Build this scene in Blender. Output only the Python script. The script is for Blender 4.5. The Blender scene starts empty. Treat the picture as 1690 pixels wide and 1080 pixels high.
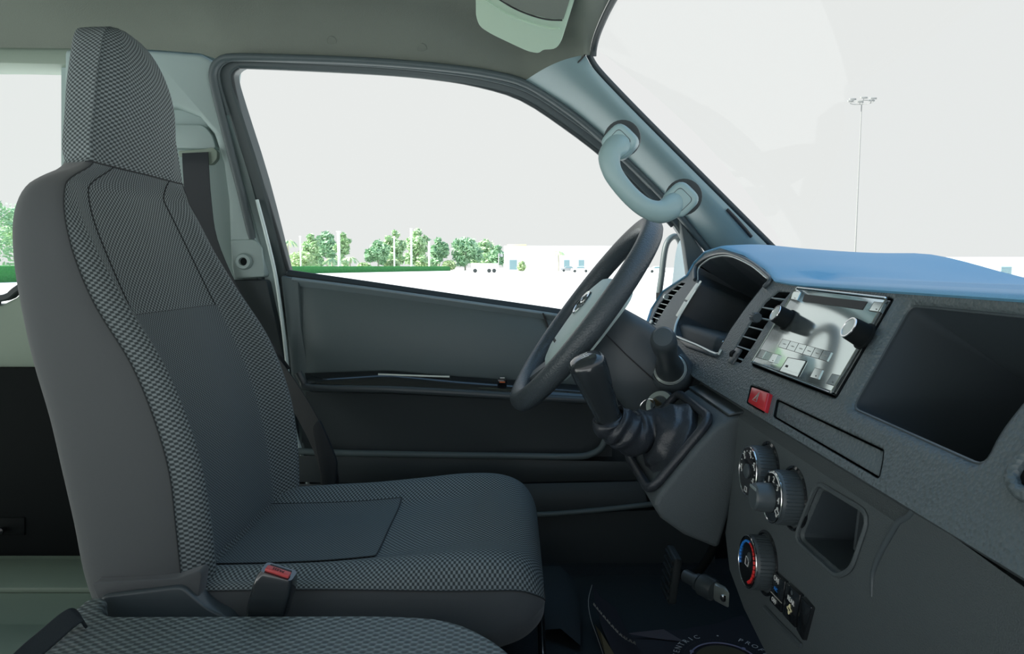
import bpy, bmesh, math, random
from mathutils import Vector, Matrix, noise
from mathutils.geometry import tessellate_polygon

# ------------------------------------------------------------------ camera, sky, sun, exposure
S = bpy.context.scene
COL = S.collection
CAMZ = 1.40
FPX = 24.0 / 36.0 * 1690.0
TH = math.atan(100.0 / FPX)
cam_data = bpy.data.cameras.new('camera')
cam_data.lens = 24.0
cam_data.sensor_width = 36.0
cam_data.clip_start = 0.02
cam_data.clip_end = 2000
cam = bpy.data.objects.new('camera', cam_data)
COL.objects.link(cam)
cam.location = (0, 0, CAMZ)
cam.rotation_euler = (math.radians(90) - TH, 0, 0)
S.camera = cam
S.view_settings.view_transform = 'Standard'
S.view_settings.look = 'None'
S.view_settings.gamma = 1.0
S.view_settings.exposure = 0.12
S.view_settings.use_curve_mapping = False

W = bpy.data.worlds.new('sky')
S.world = W
W.use_nodes = True
wn, wl = W.node_tree.nodes, W.node_tree.links
bg = wn['Background']
tc = wn.new('ShaderNodeTexCoord')
sx = wn.new('ShaderNodeSeparateXYZ')
rp = wn.new('ShaderNodeValToRGB')
wl.new(tc.outputs['Generated'], sx.inputs[0])
wl.new(sx.outputs['Z'], rp.inputs[0])
rp.color_ramp.elements[0].position = 0.36          # hazy white low sky, blue towards the zenith
rp.color_ramp.elements[0].color = (0.755, 0.765, 0.76, 1)
rp.color_ramp.elements[1].position = 0.85
rp.color_ramp.elements[1].color = (0.38, 0.70, 1.10, 1)
wl.new(rp.outputs[0], bg.inputs[0])
bg.inputs[1].default_value = 1.0

sun_data = bpy.data.lights.new('sun', 'SUN')
sun_data.energy = 10.0
sun_data.angle = math.radians(0.6)
sun_data.color = (1.0, 0.97, 0.9)
sun = bpy.data.objects.new('sun', sun_data)
COL.objects.link(sun)
sun.location = (-20, -10, 40)
sun.rotation_euler = Vector((-2.1, -0.38, 1.7)).to_track_quat('Z', 'Y').to_euler()

# ------------------------------------------------------------------ pixel -> place helpers
def ray(px, py):
    u = (px - 845.0) / FPX
    v = (540.0 - py) / FPX
    return Vector((u, math.cos(TH) + v * math.sin(TH), -math.sin(TH) + v * math.cos(TH)))
CAM = Vector((0, 0, CAMZ))
def V(x, y, z):                      # z measured from the camera's height
    return Vector((x, y, z + CAMZ))
def PY(px, py, Y):
    d = ray(px, py); return CAM + d * (Y / d.y)
def PX(px, py, X):
    d = ray(px, py); return CAM + d * (X / d.x)
def PZ(px, py, z):
    d = ray(px, py); return CAM + d * (z / d.z)
def PL(px, py, p0, n):
    d = ray(px, py); return CAM + d * ((p0 - CAM).dot(n) / d.dot(n))

# ------------------------------------------------------------------ materials
MATS = {}
def lin(c):
    return tuple(((x / 255.0) / 12.92 if x <= 10 else (((x / 255.0) + 0.055) / 1.055) ** 2.4) for x in c)
def mat(name, rgb, rough=0.6, metal=0.0, bump=None, mottle=0.0, spec=0.5, coat=0.0, sheen=0.0):
    """bump = (kind, scale, strength, distance)"""
    rgb = tuple(c * t for c, t in zip(rgb, TINT))
    m = bpy.data.materials.new(name); m.use_nodes = True
    nt = m.node_tree; b = nt.nodes['Principled BSDF']
    b.inputs['Base Color'].default_value = (*rgb, 1)
    b.inputs['Roughness'].default_value = rough
    b.inputs['Metallic'].default_value = metal
    b.inputs['Specular IOR Level'].default_value = spec
    b.inputs['Coat Weight'].default_value = coat
    b.inputs['Sheen Weight'].default_value = sheen
    t = nt.nodes.new('ShaderNodeTexCoord')
    if mottle:
        n = nt.nodes.new('ShaderNodeTexNoise'); n.inputs['Scale'].default_value = 9; n.inputs['Detail'].default_value = 6
        nt.links.new(t.outputs['Object'], n.inputs['Vector'])
        mx = nt.nodes.new('ShaderNodeMix'); mx.data_type = 'RGBA'
        mx.inputs[6].default_value = (*[c * (1 - mottle) for c in rgb], 1)
        mx.inputs[7].default_value = (*[min(1, c * (1 + mottle)) for c in rgb], 1)
        nt.links.new(n.outputs['Fac'], mx.inputs[0]); nt.links.new(mx.outputs[2], b.inputs['Base Color'])
    if bump:
        kind, sc, st, dist = bump
        if kind == 'voronoi':
            tx = nt.nodes.new('ShaderNodeTexVoronoi'); out = 'Distance'
        else:
            tx = nt.nodes.new('ShaderNodeTexNoise'); tx.inputs['Detail'].default_value = 4; out = 'Fac'
        tx.inputs['Scale'].default_value = sc
        nt.links.new(t.outputs['Object'], tx.inputs['Vector'])
        bp = nt.nodes.new('ShaderNodeBump'); bp.inputs['Strength'].default_value = st; bp.inputs['Distance'].default_value = dist
        nt.links.new(tx.outputs[out], bp.inputs['Height']); nt.links.new(bp.outputs[0], b.inputs['Normal'])
    MATS[name] = m
    return m
TINT = (1, 1, 1)
def weave(name, lo, hi, pu, pv, rough=0.85, bump=0.5, dist=0.0012, spec=0.3, sharp=(0.35, 0.7)):
    """woven dots in staggered rows, laid out in metres along the cloth"""
    m = bpy.data.materials.new(name); m.use_nodes = True
    nt = m.node_tree; N, L = nt.nodes, nt.links; b = N['Principled BSDF']
    b.inputs['Roughness'].default_value = rough; b.inputs['Specular IOR Level'].default_value = spec
    uv = N.new('ShaderNodeUVMap'); uv.uv_map = 'UVMap'
    sp = N.new('ShaderNodeSeparateXYZ'); L.new(uv.outputs[0], sp.inputs[0])
    def mth(op, a, bb=None):
        n = N.new('ShaderNodeMath'); n.operation = op
        for i, x in enumerate((a, bb)):
            if x is None: continue
            if isinstance(x, (int, float)): n.inputs[i].default_value = x
            else: L.new(x, n.inputs[i])
        return n.outputs[0]
    su = mth('SINE', mth('MULTIPLY', sp.outputs[0], 2 * math.pi / pu))
    sv = mth('SINE', mth('MULTIPLY', sp.outputs[1], 2 * math.pi / pv))
    w = mth('ADD', mth('MULTIPLY', mth('MULTIPLY', su, sv), 0.5), 0.5)
    r = N.new('ShaderNodeValToRGB'); L.new(w, r.inputs[0])
    r.color_ramp.elements[0].position = sharp[0]; r.color_ramp.elements[0].color = (*lo, 1)
    r.color_ramp.elements[1].position = sharp[1]; r.color_ramp.elements[1].color = (*hi, 1)
    L.new(r.outputs[0], b.inputs['Base Color'])
    bp = N.new('ShaderNodeBump'); bp.inputs['Strength'].default_value = bump; bp.inputs['Distance'].default_value = dist
    L.new(w, bp.inputs['Height']); L.new(bp.outputs[0], b.inputs['Normal'])
    MATS[name] = m
    return m
def glass(name, tint=(0.97, 1, 0.985), refl=0.6):
    m = bpy.data.materials.new(name); m.use_nodes = True
    nt = m.node_tree; N, L = nt.nodes, nt.links
    for n in list(N):
        if n.type == 'BSDF_PRINCIPLED': N.remove(n)
    o = [n for n in N if n.type == 'OUTPUT_MATERIAL'][0]
    t = N.new('ShaderNodeBsdfTransparent'); t.inputs[0].default_value = (*tint, 1)
    g = N.new('ShaderNodeBsdfGlossy'); g.inputs['Roughness'].default_value = 0.0
    f = N.new('ShaderNodeFresnel'); f.inputs[0].default_value = 1.3
    mu = N.new('ShaderNodeMath'); mu.operation = 'MULTIPLY'; mu.inputs[1].default_value = refl
    mx = N.new('ShaderNodeMixShader')
    L.new(f.outputs[0], mu.inputs[0]); L.new(mu.outputs[0], mx.inputs[0])
    L.new(t.outputs[0], mx.inputs[1]); L.new(g.outputs[0], mx.inputs[2]); L.new(mx.outputs[0], o.inputs[0])
    MATS[name] = m
    return m

TINT = (1.06, 1.18, 1.20)
mat('headliner', (0.160, 0.164, 0.138), 0.95, bump=('noise', 500, 0.25, 0.002), mottle=0.08)
mat('pillar', (0.34, 0.385, 0.37), 0.55, bump=('noise', 900, 0.10, 0.001))
mat('handle', (0.27, 0.35, 0.35), 0.38)
mat('vent', (0.22, 0.25, 0.26), 0.4)
mat('apillar', (0.205, 0.265, 0.268), 0.34, bump=('noise', 900, 0.08, 0.001))
mat('visor', (0.42, 0.50, 0.38), 0.7, bump=('noise', 600, 0.15, 0.001))
mat('rubber', (0.030, 0.036, 0.038), 0.55)
mat('seal', (0.070, 0.085, 0.088), 0.5)
mat('doorframe', (0.055, 0.068, 0.070), 0.5)
mat('paint', (0.72, 0.76, 0.73), 0.3, coat=0.3)
mat('cream', (0.22, 0.25, 0.20), 0.55)
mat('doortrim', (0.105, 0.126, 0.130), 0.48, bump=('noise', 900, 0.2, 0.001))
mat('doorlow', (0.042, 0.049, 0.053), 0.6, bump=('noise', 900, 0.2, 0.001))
mat('gloss', (0.012, 0.013, 0.015), 0.12, coat=0.5)
mat('knobgloss', (0.024, 0.027, 0.030), 0.16, coat=0.6)
mat('black', (0.006, 0.0075, 0.008), 0.75, spec=0.15)
mat('carpet', (0.018, 0.021, 0.024), 0.95, bump=('noise', 300, 0.5, 0.004))
mat('matrubber', (0.016, 0.020, 0.022), 0.7, bump=('noise', 400, 0.2, 0.002))
mat('grain', (0.090, 0.104, 0.110), 0.44, bump=('voronoi', 330, 0.55, 0.0016))
mat('finegrain', (0.066, 0.074, 0.078), 0.55, bump=('noise', 900, 0.5, 0.0012))
mat('smoothplastic', (0.060, 0.068, 0.074), 0.35)
mat('tray', (0.050, 0.058, 0.066), 0.42)
mat('dashpad', (0.14, 0.33, 0.48), 0.45, bump=('noise', 800, 0.35, 0.001), spec=0.6)  # dark pad; the blue of reflected sky is put into its colour
TINT = (1, 1, 1)
mat('chrome', (0.75, 0.77, 0.78), 0.12, metal=1)
mat('silver', (0.55, 0.62, 0.60), 0.28, metal=0.6)
mat('stereo', (0.66, 0.75, 0.74), 0.12, metal=0.9)
mat('stereobtn', (0.63, 0.72, 0.71), 0.12, metal=0.9)
mat('line', (0.010, 0.011, 0.012), 0.5)
mat('red', (0.55, 0.020, 0.028), 0.3, coat=0.3)
mat('redlight', (0.72, 0.10, 0.10), 0.4)
mat('white', (0.75, 0.76, 0.74), 0.5)
mat('softwhite', (0.40, 0.40, 0.37), 0.6)
mat('blue', (0.02, 0.22, 0.70), 0.5)
mat('redmark', (0.75, 0.03, 0.03), 0.5)
mat('orange', (0.75, 0.16, 0.04), 0.5)
mat('gold', (0.13, 0.11, 0.06), 0.6)
mat('lavender', (0.36, 0.36, 0.55), 0.5)
mat('paper', (0.030, 0.028, 0.036), 0.7)
mat('paperback', (0.085, 0.078, 0.100), 0.6)
mat('belt', (0.020, 0.026, 0.032), 0.6, bump=('noise', 900, 0.3, 0.001))
mat('leather', (0.030, 0.036, 0.044), 0.34, bump=('voronoi', 520, 0.25, 0.001))
mat('rimleather', (0.062, 0.078, 0.088), 0.36, bump=('voronoi', 420, 0.5, 0.001))
mat('hub', (0.56, 0.70, 0.68), 0.5, bump=('noise', 900, 0.4, 0.001))  # grey hub paled; bright window light on it is put into the colour
mat('sidecloth', (0.086, 0.094, 0.099), 0.9, bump=('noise', 1200, 0.2, 0.001), sheen=0.2)
mat('seam', (0.035, 0.040, 0.043), 0.9)
weave('seatweave', (0.056, 0.069, 0.073), (0.270, 0.312, 0.318), 0.0088, 0.0066)
weave('seatfine', (0.066, 0.082, 0.090), (0.205, 0.240, 0.250), 0.0062, 0.0050, bump=0.4, dist=0.0008)
weave('vinyl', (0.080, 0.098, 0.098), (0.240, 0.280, 0.276), 0.0150, 0.0096, rough=0.40, bump=0.8, dist=0.0012, spec=0.6)
glass('glass', refl=0.15)
glass('clearglass', tint=(0.985, 1, 0.99), refl=0.02)
# outside
mat('asphalt', (0.80, 0.79, 0.76), 0.9, mottle=0.05)
mat('hedge', (0.05, 0.26, 0.065), 0.9, bump=('noise', 3, 1.0, 0.3), mottle=0.35)
mat('leafa', (0.32, 0.52, 0.32), 0.9)  # leaf greens paled to put washed-out haze into the foliage colour
mat('leafb', (0.42, 0.60, 0.35), 0.9)
mat('leafc', (0.50, 0.64, 0.36), 0.9)
mat('bark', (0.45, 0.42, 0.36), 0.9)
mat('house', (0.86, 0.86, 0.84), 0.8)
mat('housewin', (0.20, 0.32, 0.36), 0.25)
mat('mastgrey', (0.235, 0.24, 0.235), 0.6)
mat('polewhite', (0.82, 0.82, 0.80), 0.5)
mat('carmat', (0.30, 0.32, 0.34), 0.3)
mat('yellow', (0.80, 0.74, 0.45), 0.6)

# ------------------------------------------------------------------ object helpers
ORG = {}
def setp(o, label=None, cat=None, group=None, kind=None):
    if label: o['label'] = label
    if cat: o['category'] = cat
    if group: o['group'] = group
    if kind: o['kind'] = kind
    return o
def thing(name, loc, label=None, cat=None, group=None, kind=None):
    o = bpy.data.objects.new(name, None); COL.objects.link(o)
    o.location = loc; o.empty_display_size = 0.05
    ORG[o.name] = Vector(loc)
    return setp(o, label, cat, group, kind)
def mk(name, verts, faces, m, parent=None, smooth=35, uvs=None, recalc=True, label=None, cat=None, group=None, kind=None):
    me = bpy.data.meshes.new(name)
    if parent is not None:
        off = ORG[parent.name]
    else:
        lo = Vector((min(v[0] for v in verts), min(v[1] for v in verts), min(v[2] for v in verts)))
        hi = Vector((max(v[0] for v in verts), max(v[1] for v in verts), max(v[2] for v in verts)))
        off = Vector(((lo.x + hi.x) / 2, (lo.y + hi.y) / 2, lo.z))
    me.from_pydata([Vector(v) - off for v in verts], [], faces)
    if recalc:
        bm = bmesh.new(); bm.from_mesh(me)
        bmesh.ops.recalc_face_normals(bm, faces=bm.faces[:]); bm.to_mesh(me); bm.free()
    if uvs is not None:
        ul = me.uv_layers.new(name='UVMap')
        for lp in me.loops:
            ul.data[lp.index].uv = uvs[lp.vertex_index]
    me.materials.append(MATS[m])
    if smooth:
        me.shade_smooth(); me.set_sharp_from_angle(angle=math.radians(smooth))
    o = bpy.data.objects.new(name, me); COL.objects.link(o)
    if parent is not None:
        o.parent = parent; ORG[o.name] = off
    else:
        o.location = off; ORG[o.name] = off
    return setp(o, label, cat, group, kind)
def cr(pts, n=6, closed=False):
    """Catmull-Rom through points"""
    out = []; P = [Vector(p) for p in pts]; k = len(P)
    rng = k if closed else k - 1
    for i in range(rng):
        if closed: a, b, c, d = P[(i - 1) % k], P[i], P[(i + 1) % k], P[(i + 2) % k]
        else:
            b, c = P[i], P[i + 1]
            a = P[i - 1] if i > 0 else b * 2 - c
            d = P[i + 2] if i + 2 < k else c * 2 - b
        for j in range(n):
            t = j / n
            out.append(0.5 * ((2 * b) + (c - a) * t + (2 * a - 5 * b + 4 * c - d) * t * t + (3 * b - a - 3 * c + d) * t ** 3))
    if not closed: out.append(P[-1])
    return out
def grid(rows, closed=False, cap=False):
    """quads between rows of points"""
    vs = [p for r in rows for p in r]; n = len(rows[0]); fs = []
    for i in range(len(rows) - 1):
        for j in range(n if closed else n - 1):
            k = (j + 1) % n
            fs.append((i * n + j, i * n + k, (i + 1) * n + k, (i + 1) * n + j))
    if cap:
        fs.append(tuple(range(n))[::-1]); fs.append(tuple((len(rows) - 1) * n + j for j in range(n)))
    return vs, fs
def tube_geo(path, r, seg=10, cap=True, closed=False, flat=1.0, nrm=None):
    P = [Vector(p) for p in path]; rows = []; n = len(P)
    rs = r if isinstance(r, (list, tuple)) else [r] * n
    up = None
    for i, p in enumerate(P):
        if closed: t = (P[(i + 1) % n] - P[i - 1])
        else: t = P[min(i + 1, n - 1)] - P[max(i - 1, 0)]
        t.normalize()
        if nrm is not None: u = Vector(nrm)
        elif up is None:
            u = Vector((0, 0, 1)) if abs(t.z) < 0.9 else Vector((1, 0, 0))
        else: u = up
        u = (u - t * u.dot(t)).normalized(); up = u
        s = t.cross(u)
        rows.append([p + (u * (math.cos(a) * flat) + s * math.sin(a)) * rs[i] for a in [2 * math.pi * k / seg for k in range(seg)]])
    if closed: rows.append(rows[0])
    return grid(rows, True, cap and not closed)
def tube(name, path, r, m, parent=None, seg=10, smoothn=0, closed=False, flat=1.0, nrm=None, **k):
    if smoothn: 
        if isinstance(r, (list, tuple)):
            rr = cr([Vector((x, 0, 0)) for x in r], smoothn, closed); r = [x.x for x in rr]
        path = cr(path, smoothn, closed)
    v, f = tube_geo(path, r, seg, True, closed, flat, nrm)
    return mk(name, v, f, m, parent, 50, **k)
def band_geo(path, nrm, hw, th, closed=False, side=0.0):
    """flat strip with thickness along a path; nrm points to the viewer"""
    P = [Vector(p) for p in path]; n = len(P); rows = []
    for i, p in enumerate(P):
        t = (P[(i + 1) % n] - P[i - 1]) if closed else (P[min(i + 1, n - 1)] - P[max(i - 1, 0)])
        t.normalize(); nn = (Vector(nrm) - t * Vector(nrm).dot(t)).normalized(); s = nn.cross(t)
        c = p + s * side; b = min(hw, th) * 0.35
        pr = [(-hw, -th), (-hw, -b), (-hw + b, 0), (hw - b, 0), (hw, -b), (hw, -th)]
        rows.append([c + s * x + nn * y for x, y in pr])
    if closed: rows.append(rows[0])
    return grid(rows, True, not closed)
def band(name, path, nrm, hw, th, m, parent=None, closed=False, smoothn=0, side=0.0, **k):
    if smoothn: path = cr(path, smoothn, closed)
    v, f = band_geo(path, nrm, hw, th, closed, side)
    return mk(name, v, f, m, parent, 40, **k)
def bmobj(name, bm, m, parent=None, smooth=35, uv=None, **k):
    bm.verts.index_update()
    vs = [v.co.copy() for v in bm.verts]; fs = [tuple(v.index for v in f.verts) for f in bm.faces]
    bm.free()
    return mk(name, vs, fs, m, parent, smooth, uvs=[uv(v) for v in vs] if uv else None, **k)
def prism_geo(pts, ext, bev=0.002, seg=2):
    bm = bmesh.new(); ext = Vector(ext)
    a = [bm.verts.new(p) for p in pts]; b = [bm.verts.new(Vector(p) + ext) for p in pts]
    f = bm.faces.new(a); bm.faces.new(b[::-1]); n = len(a)
    for i in range(n): bm.faces.new((a[i], b[i], b[(i + 1) % n], a[(i + 1) % n]))
    bmesh.ops.recalc_face_normals(bm, faces=bm.faces[:])
    if bev > 0:
        ed = [e for e in f.edges]
        ed += [e for e in bm.edges if e not in ed and len(e.link_faces) == 2 and e.calc_face_angle(0) > 0.6]
        bmesh.ops.bevel(bm, geom=list(set(ed)), offset=bev, segments=seg, profile=0.5, affect='EDGES', clamp_overlap=True)
    return bm
def prism(name, pts, ext, m, parent=None, bev=0.002, seg=2, uv=None, smooth=35, **k):
    return bmobj(name, prism_geo(pts, ext, bev, seg), m, parent, smooth, uv, **k)
def rpoly(pts, r, n=4):
    """round the corners of a polygon of points"""
    out = []; P = [Vector(p) for p in pts]; k = len(P)
    rr = r if isinstance(r, (list, tuple)) else [r] * k
    for i in range(k):
        a, b, c = P[i - 1], P[i], P[(i + 1) % k]
        d1, d2 = (a - b), (c - b); q = min(rr[i], d1.length * 0.45, d2.length * 0.45)
        if q < 1e-6: out.append(b); continue
        s, e = b + d1.normalized() * q, b + d2.normalized() * q
        for j in range(n + 1):
            t = j / n; out.append(s * (1 - t) ** 2 + b * 2 * t * (1 - t) + e * t * t)
    return out
def box(name, c, hx, hy, hz, m, parent=None, bev=0.002, seg=2, **k):
    """box from centre and three half-axis vectors"""
    c = Vector(c); hx, hy, hz = [Vector(h) for h in (hx, hy, hz)]
    pts = [c - hx - hy - hz, c + hx - hy - hz, c + hx + hy - hz, c - hx + hy - hz]
    return prism(name, pts, hz * 2, m, parent, bev, seg, **k)
def lathe_geo(c, axis, prof, seg=28, xref=None):
    """profile of (radius, distance along axis)"""
    c = Vector(c); ax = Vector(axis).normalized()
    u = Vector(xref) if xref is not None else (Vector((0, 0, 1)) if abs(ax.z) < 0.9 else Vector((1, 0, 0)))
    u = (u - ax * u.dot(ax)).normalized(); w = ax.cross(u)
    rows = [[c + ax * h + (u * math.cos(a) + w * math.sin(a)) * max(r, 1e-5) for a in [2 * math.pi * k / seg for k in range(seg)]] for r, h in prof]
    return grid(rows, True, True)
def lathe(name, c, axis, prof, m, parent=None, seg=28, smooth=35, **k):
    v, f = lathe_geo(c, axis, prof, seg); return mk(name, v, f, m, parent, smooth, **k)
def text(name, s, size, o, ex, ey, m, parent=None, ext=0.0002, **k):
    cu = bpy.data.curves.new('t', 'FONT'); cu.body = s; cu.size = size; cu.extrude = ext; cu.align_x = 'CENTER'; cu.align_y = 'CENTER'
    cu.resolution_u = 2
    ob = bpy.data.objects.new('t', cu); COL.objects.link(ob)
    dg = bpy.context.evaluated_depsgraph_get(); me = bpy.data.meshes.new_from_object(ob.evaluated_get(dg))
    ex, ey = Vector(ex).normalized(), Vector(ey).normalized(); ez = ex.cross(ey)
    vs = [Vector(o) + ex * v.co.x + ey * v.co.y + ez * v.co.z for v in me.vertices]
    fs = [tuple(p.vertices) for p in me.polygons]
    bpy.data.objects.remove(ob); bpy.data.curves.remove(cu); bpy.data.meshes.remove(me)
    if m is None: return vs, fs
    return mk(name, vs, fs, m, parent, 0, **k)
def join_geo(lst):
    vs, fs = [], []
    for v, f in lst:
        o = len(vs); vs += list(v); fs += [tuple(i + o for i in q) for q in f]
    return vs, fs
def arcuv(rows):
    """uv in metres along rows and columns of a grid"""
    uvs = []; mid = len(rows) // 2; n = len(rows[0])
    cu = [0.0]
    for j in range(1, n): cu.append(cu[-1] + (rows[mid][j] - rows[mid][j - 1]).length)
    cv = [0.0]; c = n // 2
    for i in range(1, len(rows)): cv.append(cv[-1] + (rows[i][c] - rows[i - 1][c]).length)
    for i in range(len(rows)):
        for j in range(n): uvs.append((cu[j] - cu[c], cv[i]))
    return uvs
def sheet(name, rows, m, parent=None, closed=False, cap=False, uv=True, smooth=60, **k):
    v, f = grid(rows, closed, cap)
    return mk(name, v, f, m, parent, smooth, uvs=arcuv(rows) if uv else None, **k)
def interp(tab, x):
    """piecewise linear in the first column"""
    if x <= tab[0][0]: return tab[0][1:]
    for a, b in zip(tab, tab[1:]):
        if x <= b[0]:
            t = (x - a[0]) / (b[0] - a[0]); return tuple(p + (q - p) * t for p, q in zip(a[1:], b[1:]))
    return tab[-1][1:]
# ================================================================== THE SETTING: cabin shell
WP0 = V(0, 1.55, -0.03)
WPN = Vector((0, -0.47, -0.10)).normalized()          # side glass leans inwards towards the roof
def WP(px, py, off=0.0):
    return PL(px, py, WP0, WPN) + WPN * off

# ---- floor
FZ = -0.66
mk('floor', [V(-0.58, -0.5, FZ), V(0.75, -0.5, FZ), V(0.75, 1.60, FZ), V(-0.58, 1.60, FZ),
             V(-0.58, -0.5, FZ - .04), V(0.75, -0.5, FZ - .04), V(0.75, 1.60, FZ - .04), V(-0.58, 1.60, FZ - .04)],
   [(0, 1, 2, 3), (4, 7, 6, 5), (0, 4, 5, 1), (1, 5, 6, 2), (2, 6, 7, 3), (3, 7, 4, 0)], 'carpet', kind='structure',
   label='black carpeted cab floor under the front seats')
fr = thing('floor', V(-1.4, 0.6, FZ), kind='structure', label='pale painted load floor behind the driver seat')
box('floor_panel', V(-1.79, 0.55, FZ - .02), (1.20, 0, 0), (0, 1.05, 0), (0, 0, .02), 'cream', fr, bev=0)
box('floor_rib', V(-1.79, 1.40, FZ + .006), (1.20, 0, 0), (0, .07, 0), (0, 0, .006), 'cream', fr, bev=.004)
box('floor_rib', V(-1.79, 1.12, FZ + .006), (1.20, 0, 0), (0, .07, 0), (0, 0, .006), 'cream', fr, bev=.004)

# ---- ceiling (headliner)
edge_px = [(-1400, 78, 1.47), (-300, 78, 1.47), (0, 79, 1.47), (120, 80, 1.47), (250, 82, 1.465), (330, 88, 1.46), (362, 99, 1.455), (400, 94, 1.455), (550, 99, 1.45), (700, 110, 1.445),
           (800, 122, 1.44), (862, 136, 1.435), (905, 124, 1.39), (940, 112, 1.345), (965, 91, 1.30)]
edge = [PY(*p) for p in edge_px]
etab = [(p.x, p.y, p.z - CAMZ) for p in edge]
def zroof(X):
    return interp([(-3, .54), (-.35, .54), (-.1, .528), (.05, .49), (.15, .435), (.30, .425)], X)[0]
rows = []
NU, NV = 90, 40
for i in range(NU + 1):
    u = i / NU; r = []
    for j in range(NV + 1):
        v = j / NV; v = 1 - (1 - v) ** 1.9
        xf = interp([(0, .215), (.5, .20), (.85, .168), (1, .144)], v)[0]
        x0 = -3.0; X = x0 + (xf - x0) * (1 - (1 - u) ** 1.6)
        ys, zs = interp(etab, X)
        y = -0.35 + (ys + 0.35) * v
        q = min(1, (ys - y) / 0.21)
        z = zs + (max(zroof(X), zs + .01) - zs) * math.sqrt(max(0, 1 - (1 - q) ** 2)) ** 0.9
        r.append(V(X, y, z))
    rows.append(r)
ceil = thing('ceiling', V(-.8, .6, .40), kind='structure', label='grey felt headliner over the cab')
sheet('headliner', rows, 'headliner', ceil)
# outer roof skin keeps the daylight out
sheet('roof_skin', [[p + Vector((0.0, 0.05 * (j / NV), 0.07)) for j, p in enumerate(r)] for r in rows[::6]], 'paint', ceil)
hl_front = [rows[-1][j] for j in range(NV, -1, -1)]
tube('windshield_header_seal', [p + Vector((.006, 0, -.002)) for p in hl_front], .006, 'rubber', ceil, 8)
def onroof(px, py):
    """where a pixel's ray meets the headliner"""
    best = None; d = ray(px, py)
    for k in range(200):
        Y = 1.10 + k * 0.002; p = CAM + d * (Y / d.y); ys, zs = interp(etab, p.x)
        q = min(1, max(0, (ys - p.y) / 0.21)); z = zs + (zroof(p.x) - zs) * math.sqrt(max(0, 1 - (1 - q) ** 2)) ** 0.9
        e = abs(p.z - CAMZ - z)
        if best is None or e < best[0]: best = (e, p)
    return best[1]
for px, py in ((548, 68), (697, 80)):
    c = onroof(px, py)
    lathe('screw_cover', c + Vector((0, .003, .002)), Vector((0, -.8, -.6)), [(.0, .0), (.0105, 0), (.0105, .003), (.009, .0045), (0, .005)], 'headliner', ceil, 20)

# ---- wall_left: body side behind the door
wl_ = thing('wall_left', V(-1.2, 1.56, FZ), kind='structure', label='body side beside the driver seat with pillar and rear trim')
def wpoly(name, pts, Y, th, m, parent, bev=.003, r=0, **k):
    P = [PY(a, b, Y) for a, b in pts]
    if r: P = rpoly(P, r)
    return prism(name, P, (0, th, 0), m, parent, bev, **k)
# rear window surround
wpoly('window_header', [(-1300, 76), (126, 76), (126, 108), (100, 106), (0, 104), (-1300, 98)], 1.49, .09, 'cream', wl_)
wpoly('window_sill', [(-1300, 512), (0, 503), (22, 492), (45, 470), (70, 440), (120, 440), (120, 620), (-1300, 620)], 1.52, .07, 'cream', wl_, bev=.012)
band('window_rubber', [PY(a, b, 1.515) for a, b in [(-1300, 505), (-150, 502), (-10, 494), (22, 480), (48, 455), (58, 410)]], (0, -1, 0), .007, .02, 'rubber', wl_, smoothn=4)
wpoly('side_trim_panel', [(-1300, 607), (330, 607), (330, 944), (-1300, 944)], 1.51, .08, 'black', wl_)
wpoly('pillar_base', [(100, 78), (345, 82), (385, 100), (380, 140), (428, 320), (475, 560), (500, 700), (510, 940), (100, 940)], 1.515, .05, 'pillar', wl_)
trim = [(105, 80), (250, 82), (330, 88), (352, 100), (347, 128), (372, 220), (402, 330), (438, 458), (385, 461), (380, 440), (376, 330), (368, 270), (352, 220), (328, 192), (290, 177), (240, 175), (105, 176)]
wpoly('pillar_cover', trim, 1.485, .04, 'pillar', wl_, bev=.010, seg=3)
wpoly('belt_height_adjuster', [(268, 205), (335, 206), (349, 222), (357, 246), (268, 244)], 1.492, .03, 'pillar', wl_, bev=.008, r=.01)
wpoly('anchor_plate', [(379, 396), (420, 395), (431, 408), (437, 457), (386, 460)], 1.480, .012, 'pillar', wl_, bev=.004, r=.006)
lathe('anchor_cap', PY(403, 432, 1.479), (0, -1, 0), [(.018, 0), (.018, .003), (.015, .008), (.009, .008), (.008, .002), (0, .002)], 'pillar', wl_)
lathe('anchor_bolt', PY(403, 432, 1.477), (0, -1, 0), [(.0078, 0), (.0078, .001), (0, .001)], 'black', wl_)
wpoly('pillar_lower_trim', [(376, 462), (440, 462), (466, 580), (490, 700), (505, 940), (330, 940), (330, 640)], 1.49, .03, 'doorlow', wl_, bev=.006)
tube('door_jamb_edge', [PY(a, b, 1.484) for a, b in [(424, 330), (441, 395), (456, 462), (468, 550), (475, 615), (482, 690), (499, 755), (507, 795), (520, 832)]], .0050, 'paint', wl_, 8, 4, flat=.8)
tube('opening_seal', [WP(a, b, .035) for a, b in [(490, 700), (472, 620), (455, 540), (440, 455), (414, 338), (388, 235), (366, 145), (364, 118), (374, 103), (395, 97), (470, 98), (560, 101), (650, 106), (740, 114), (810, 124), (870, 141),
      (940, 186), (1000, 236), (1060, 292), (1110, 345), (1165, 412), (1195, 452)]], .0115, 'seal', wl_, 10, 4, flat=.7)
box('cowl_side', V(.58, 1.53, -.36), (.25, 0, 0), (0, .035, 0), (0, 0, .30), 'black', wl_, bev=0)
# latch on the dark rear trim
wpoly('trim_latch', [(-20, 855), (40, 855), (40, 885), (-20, 885)], 1.505, .02, 'black', wl_, bev=.003)
lathe('latch_knob', PY(8, 873, 1.505), (0, -1, 0), [(.005, 0), (.005, .012), (.009, .014), (.009, .018), (.006, .020), (0, .021)], 'gloss', wl_)
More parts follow.
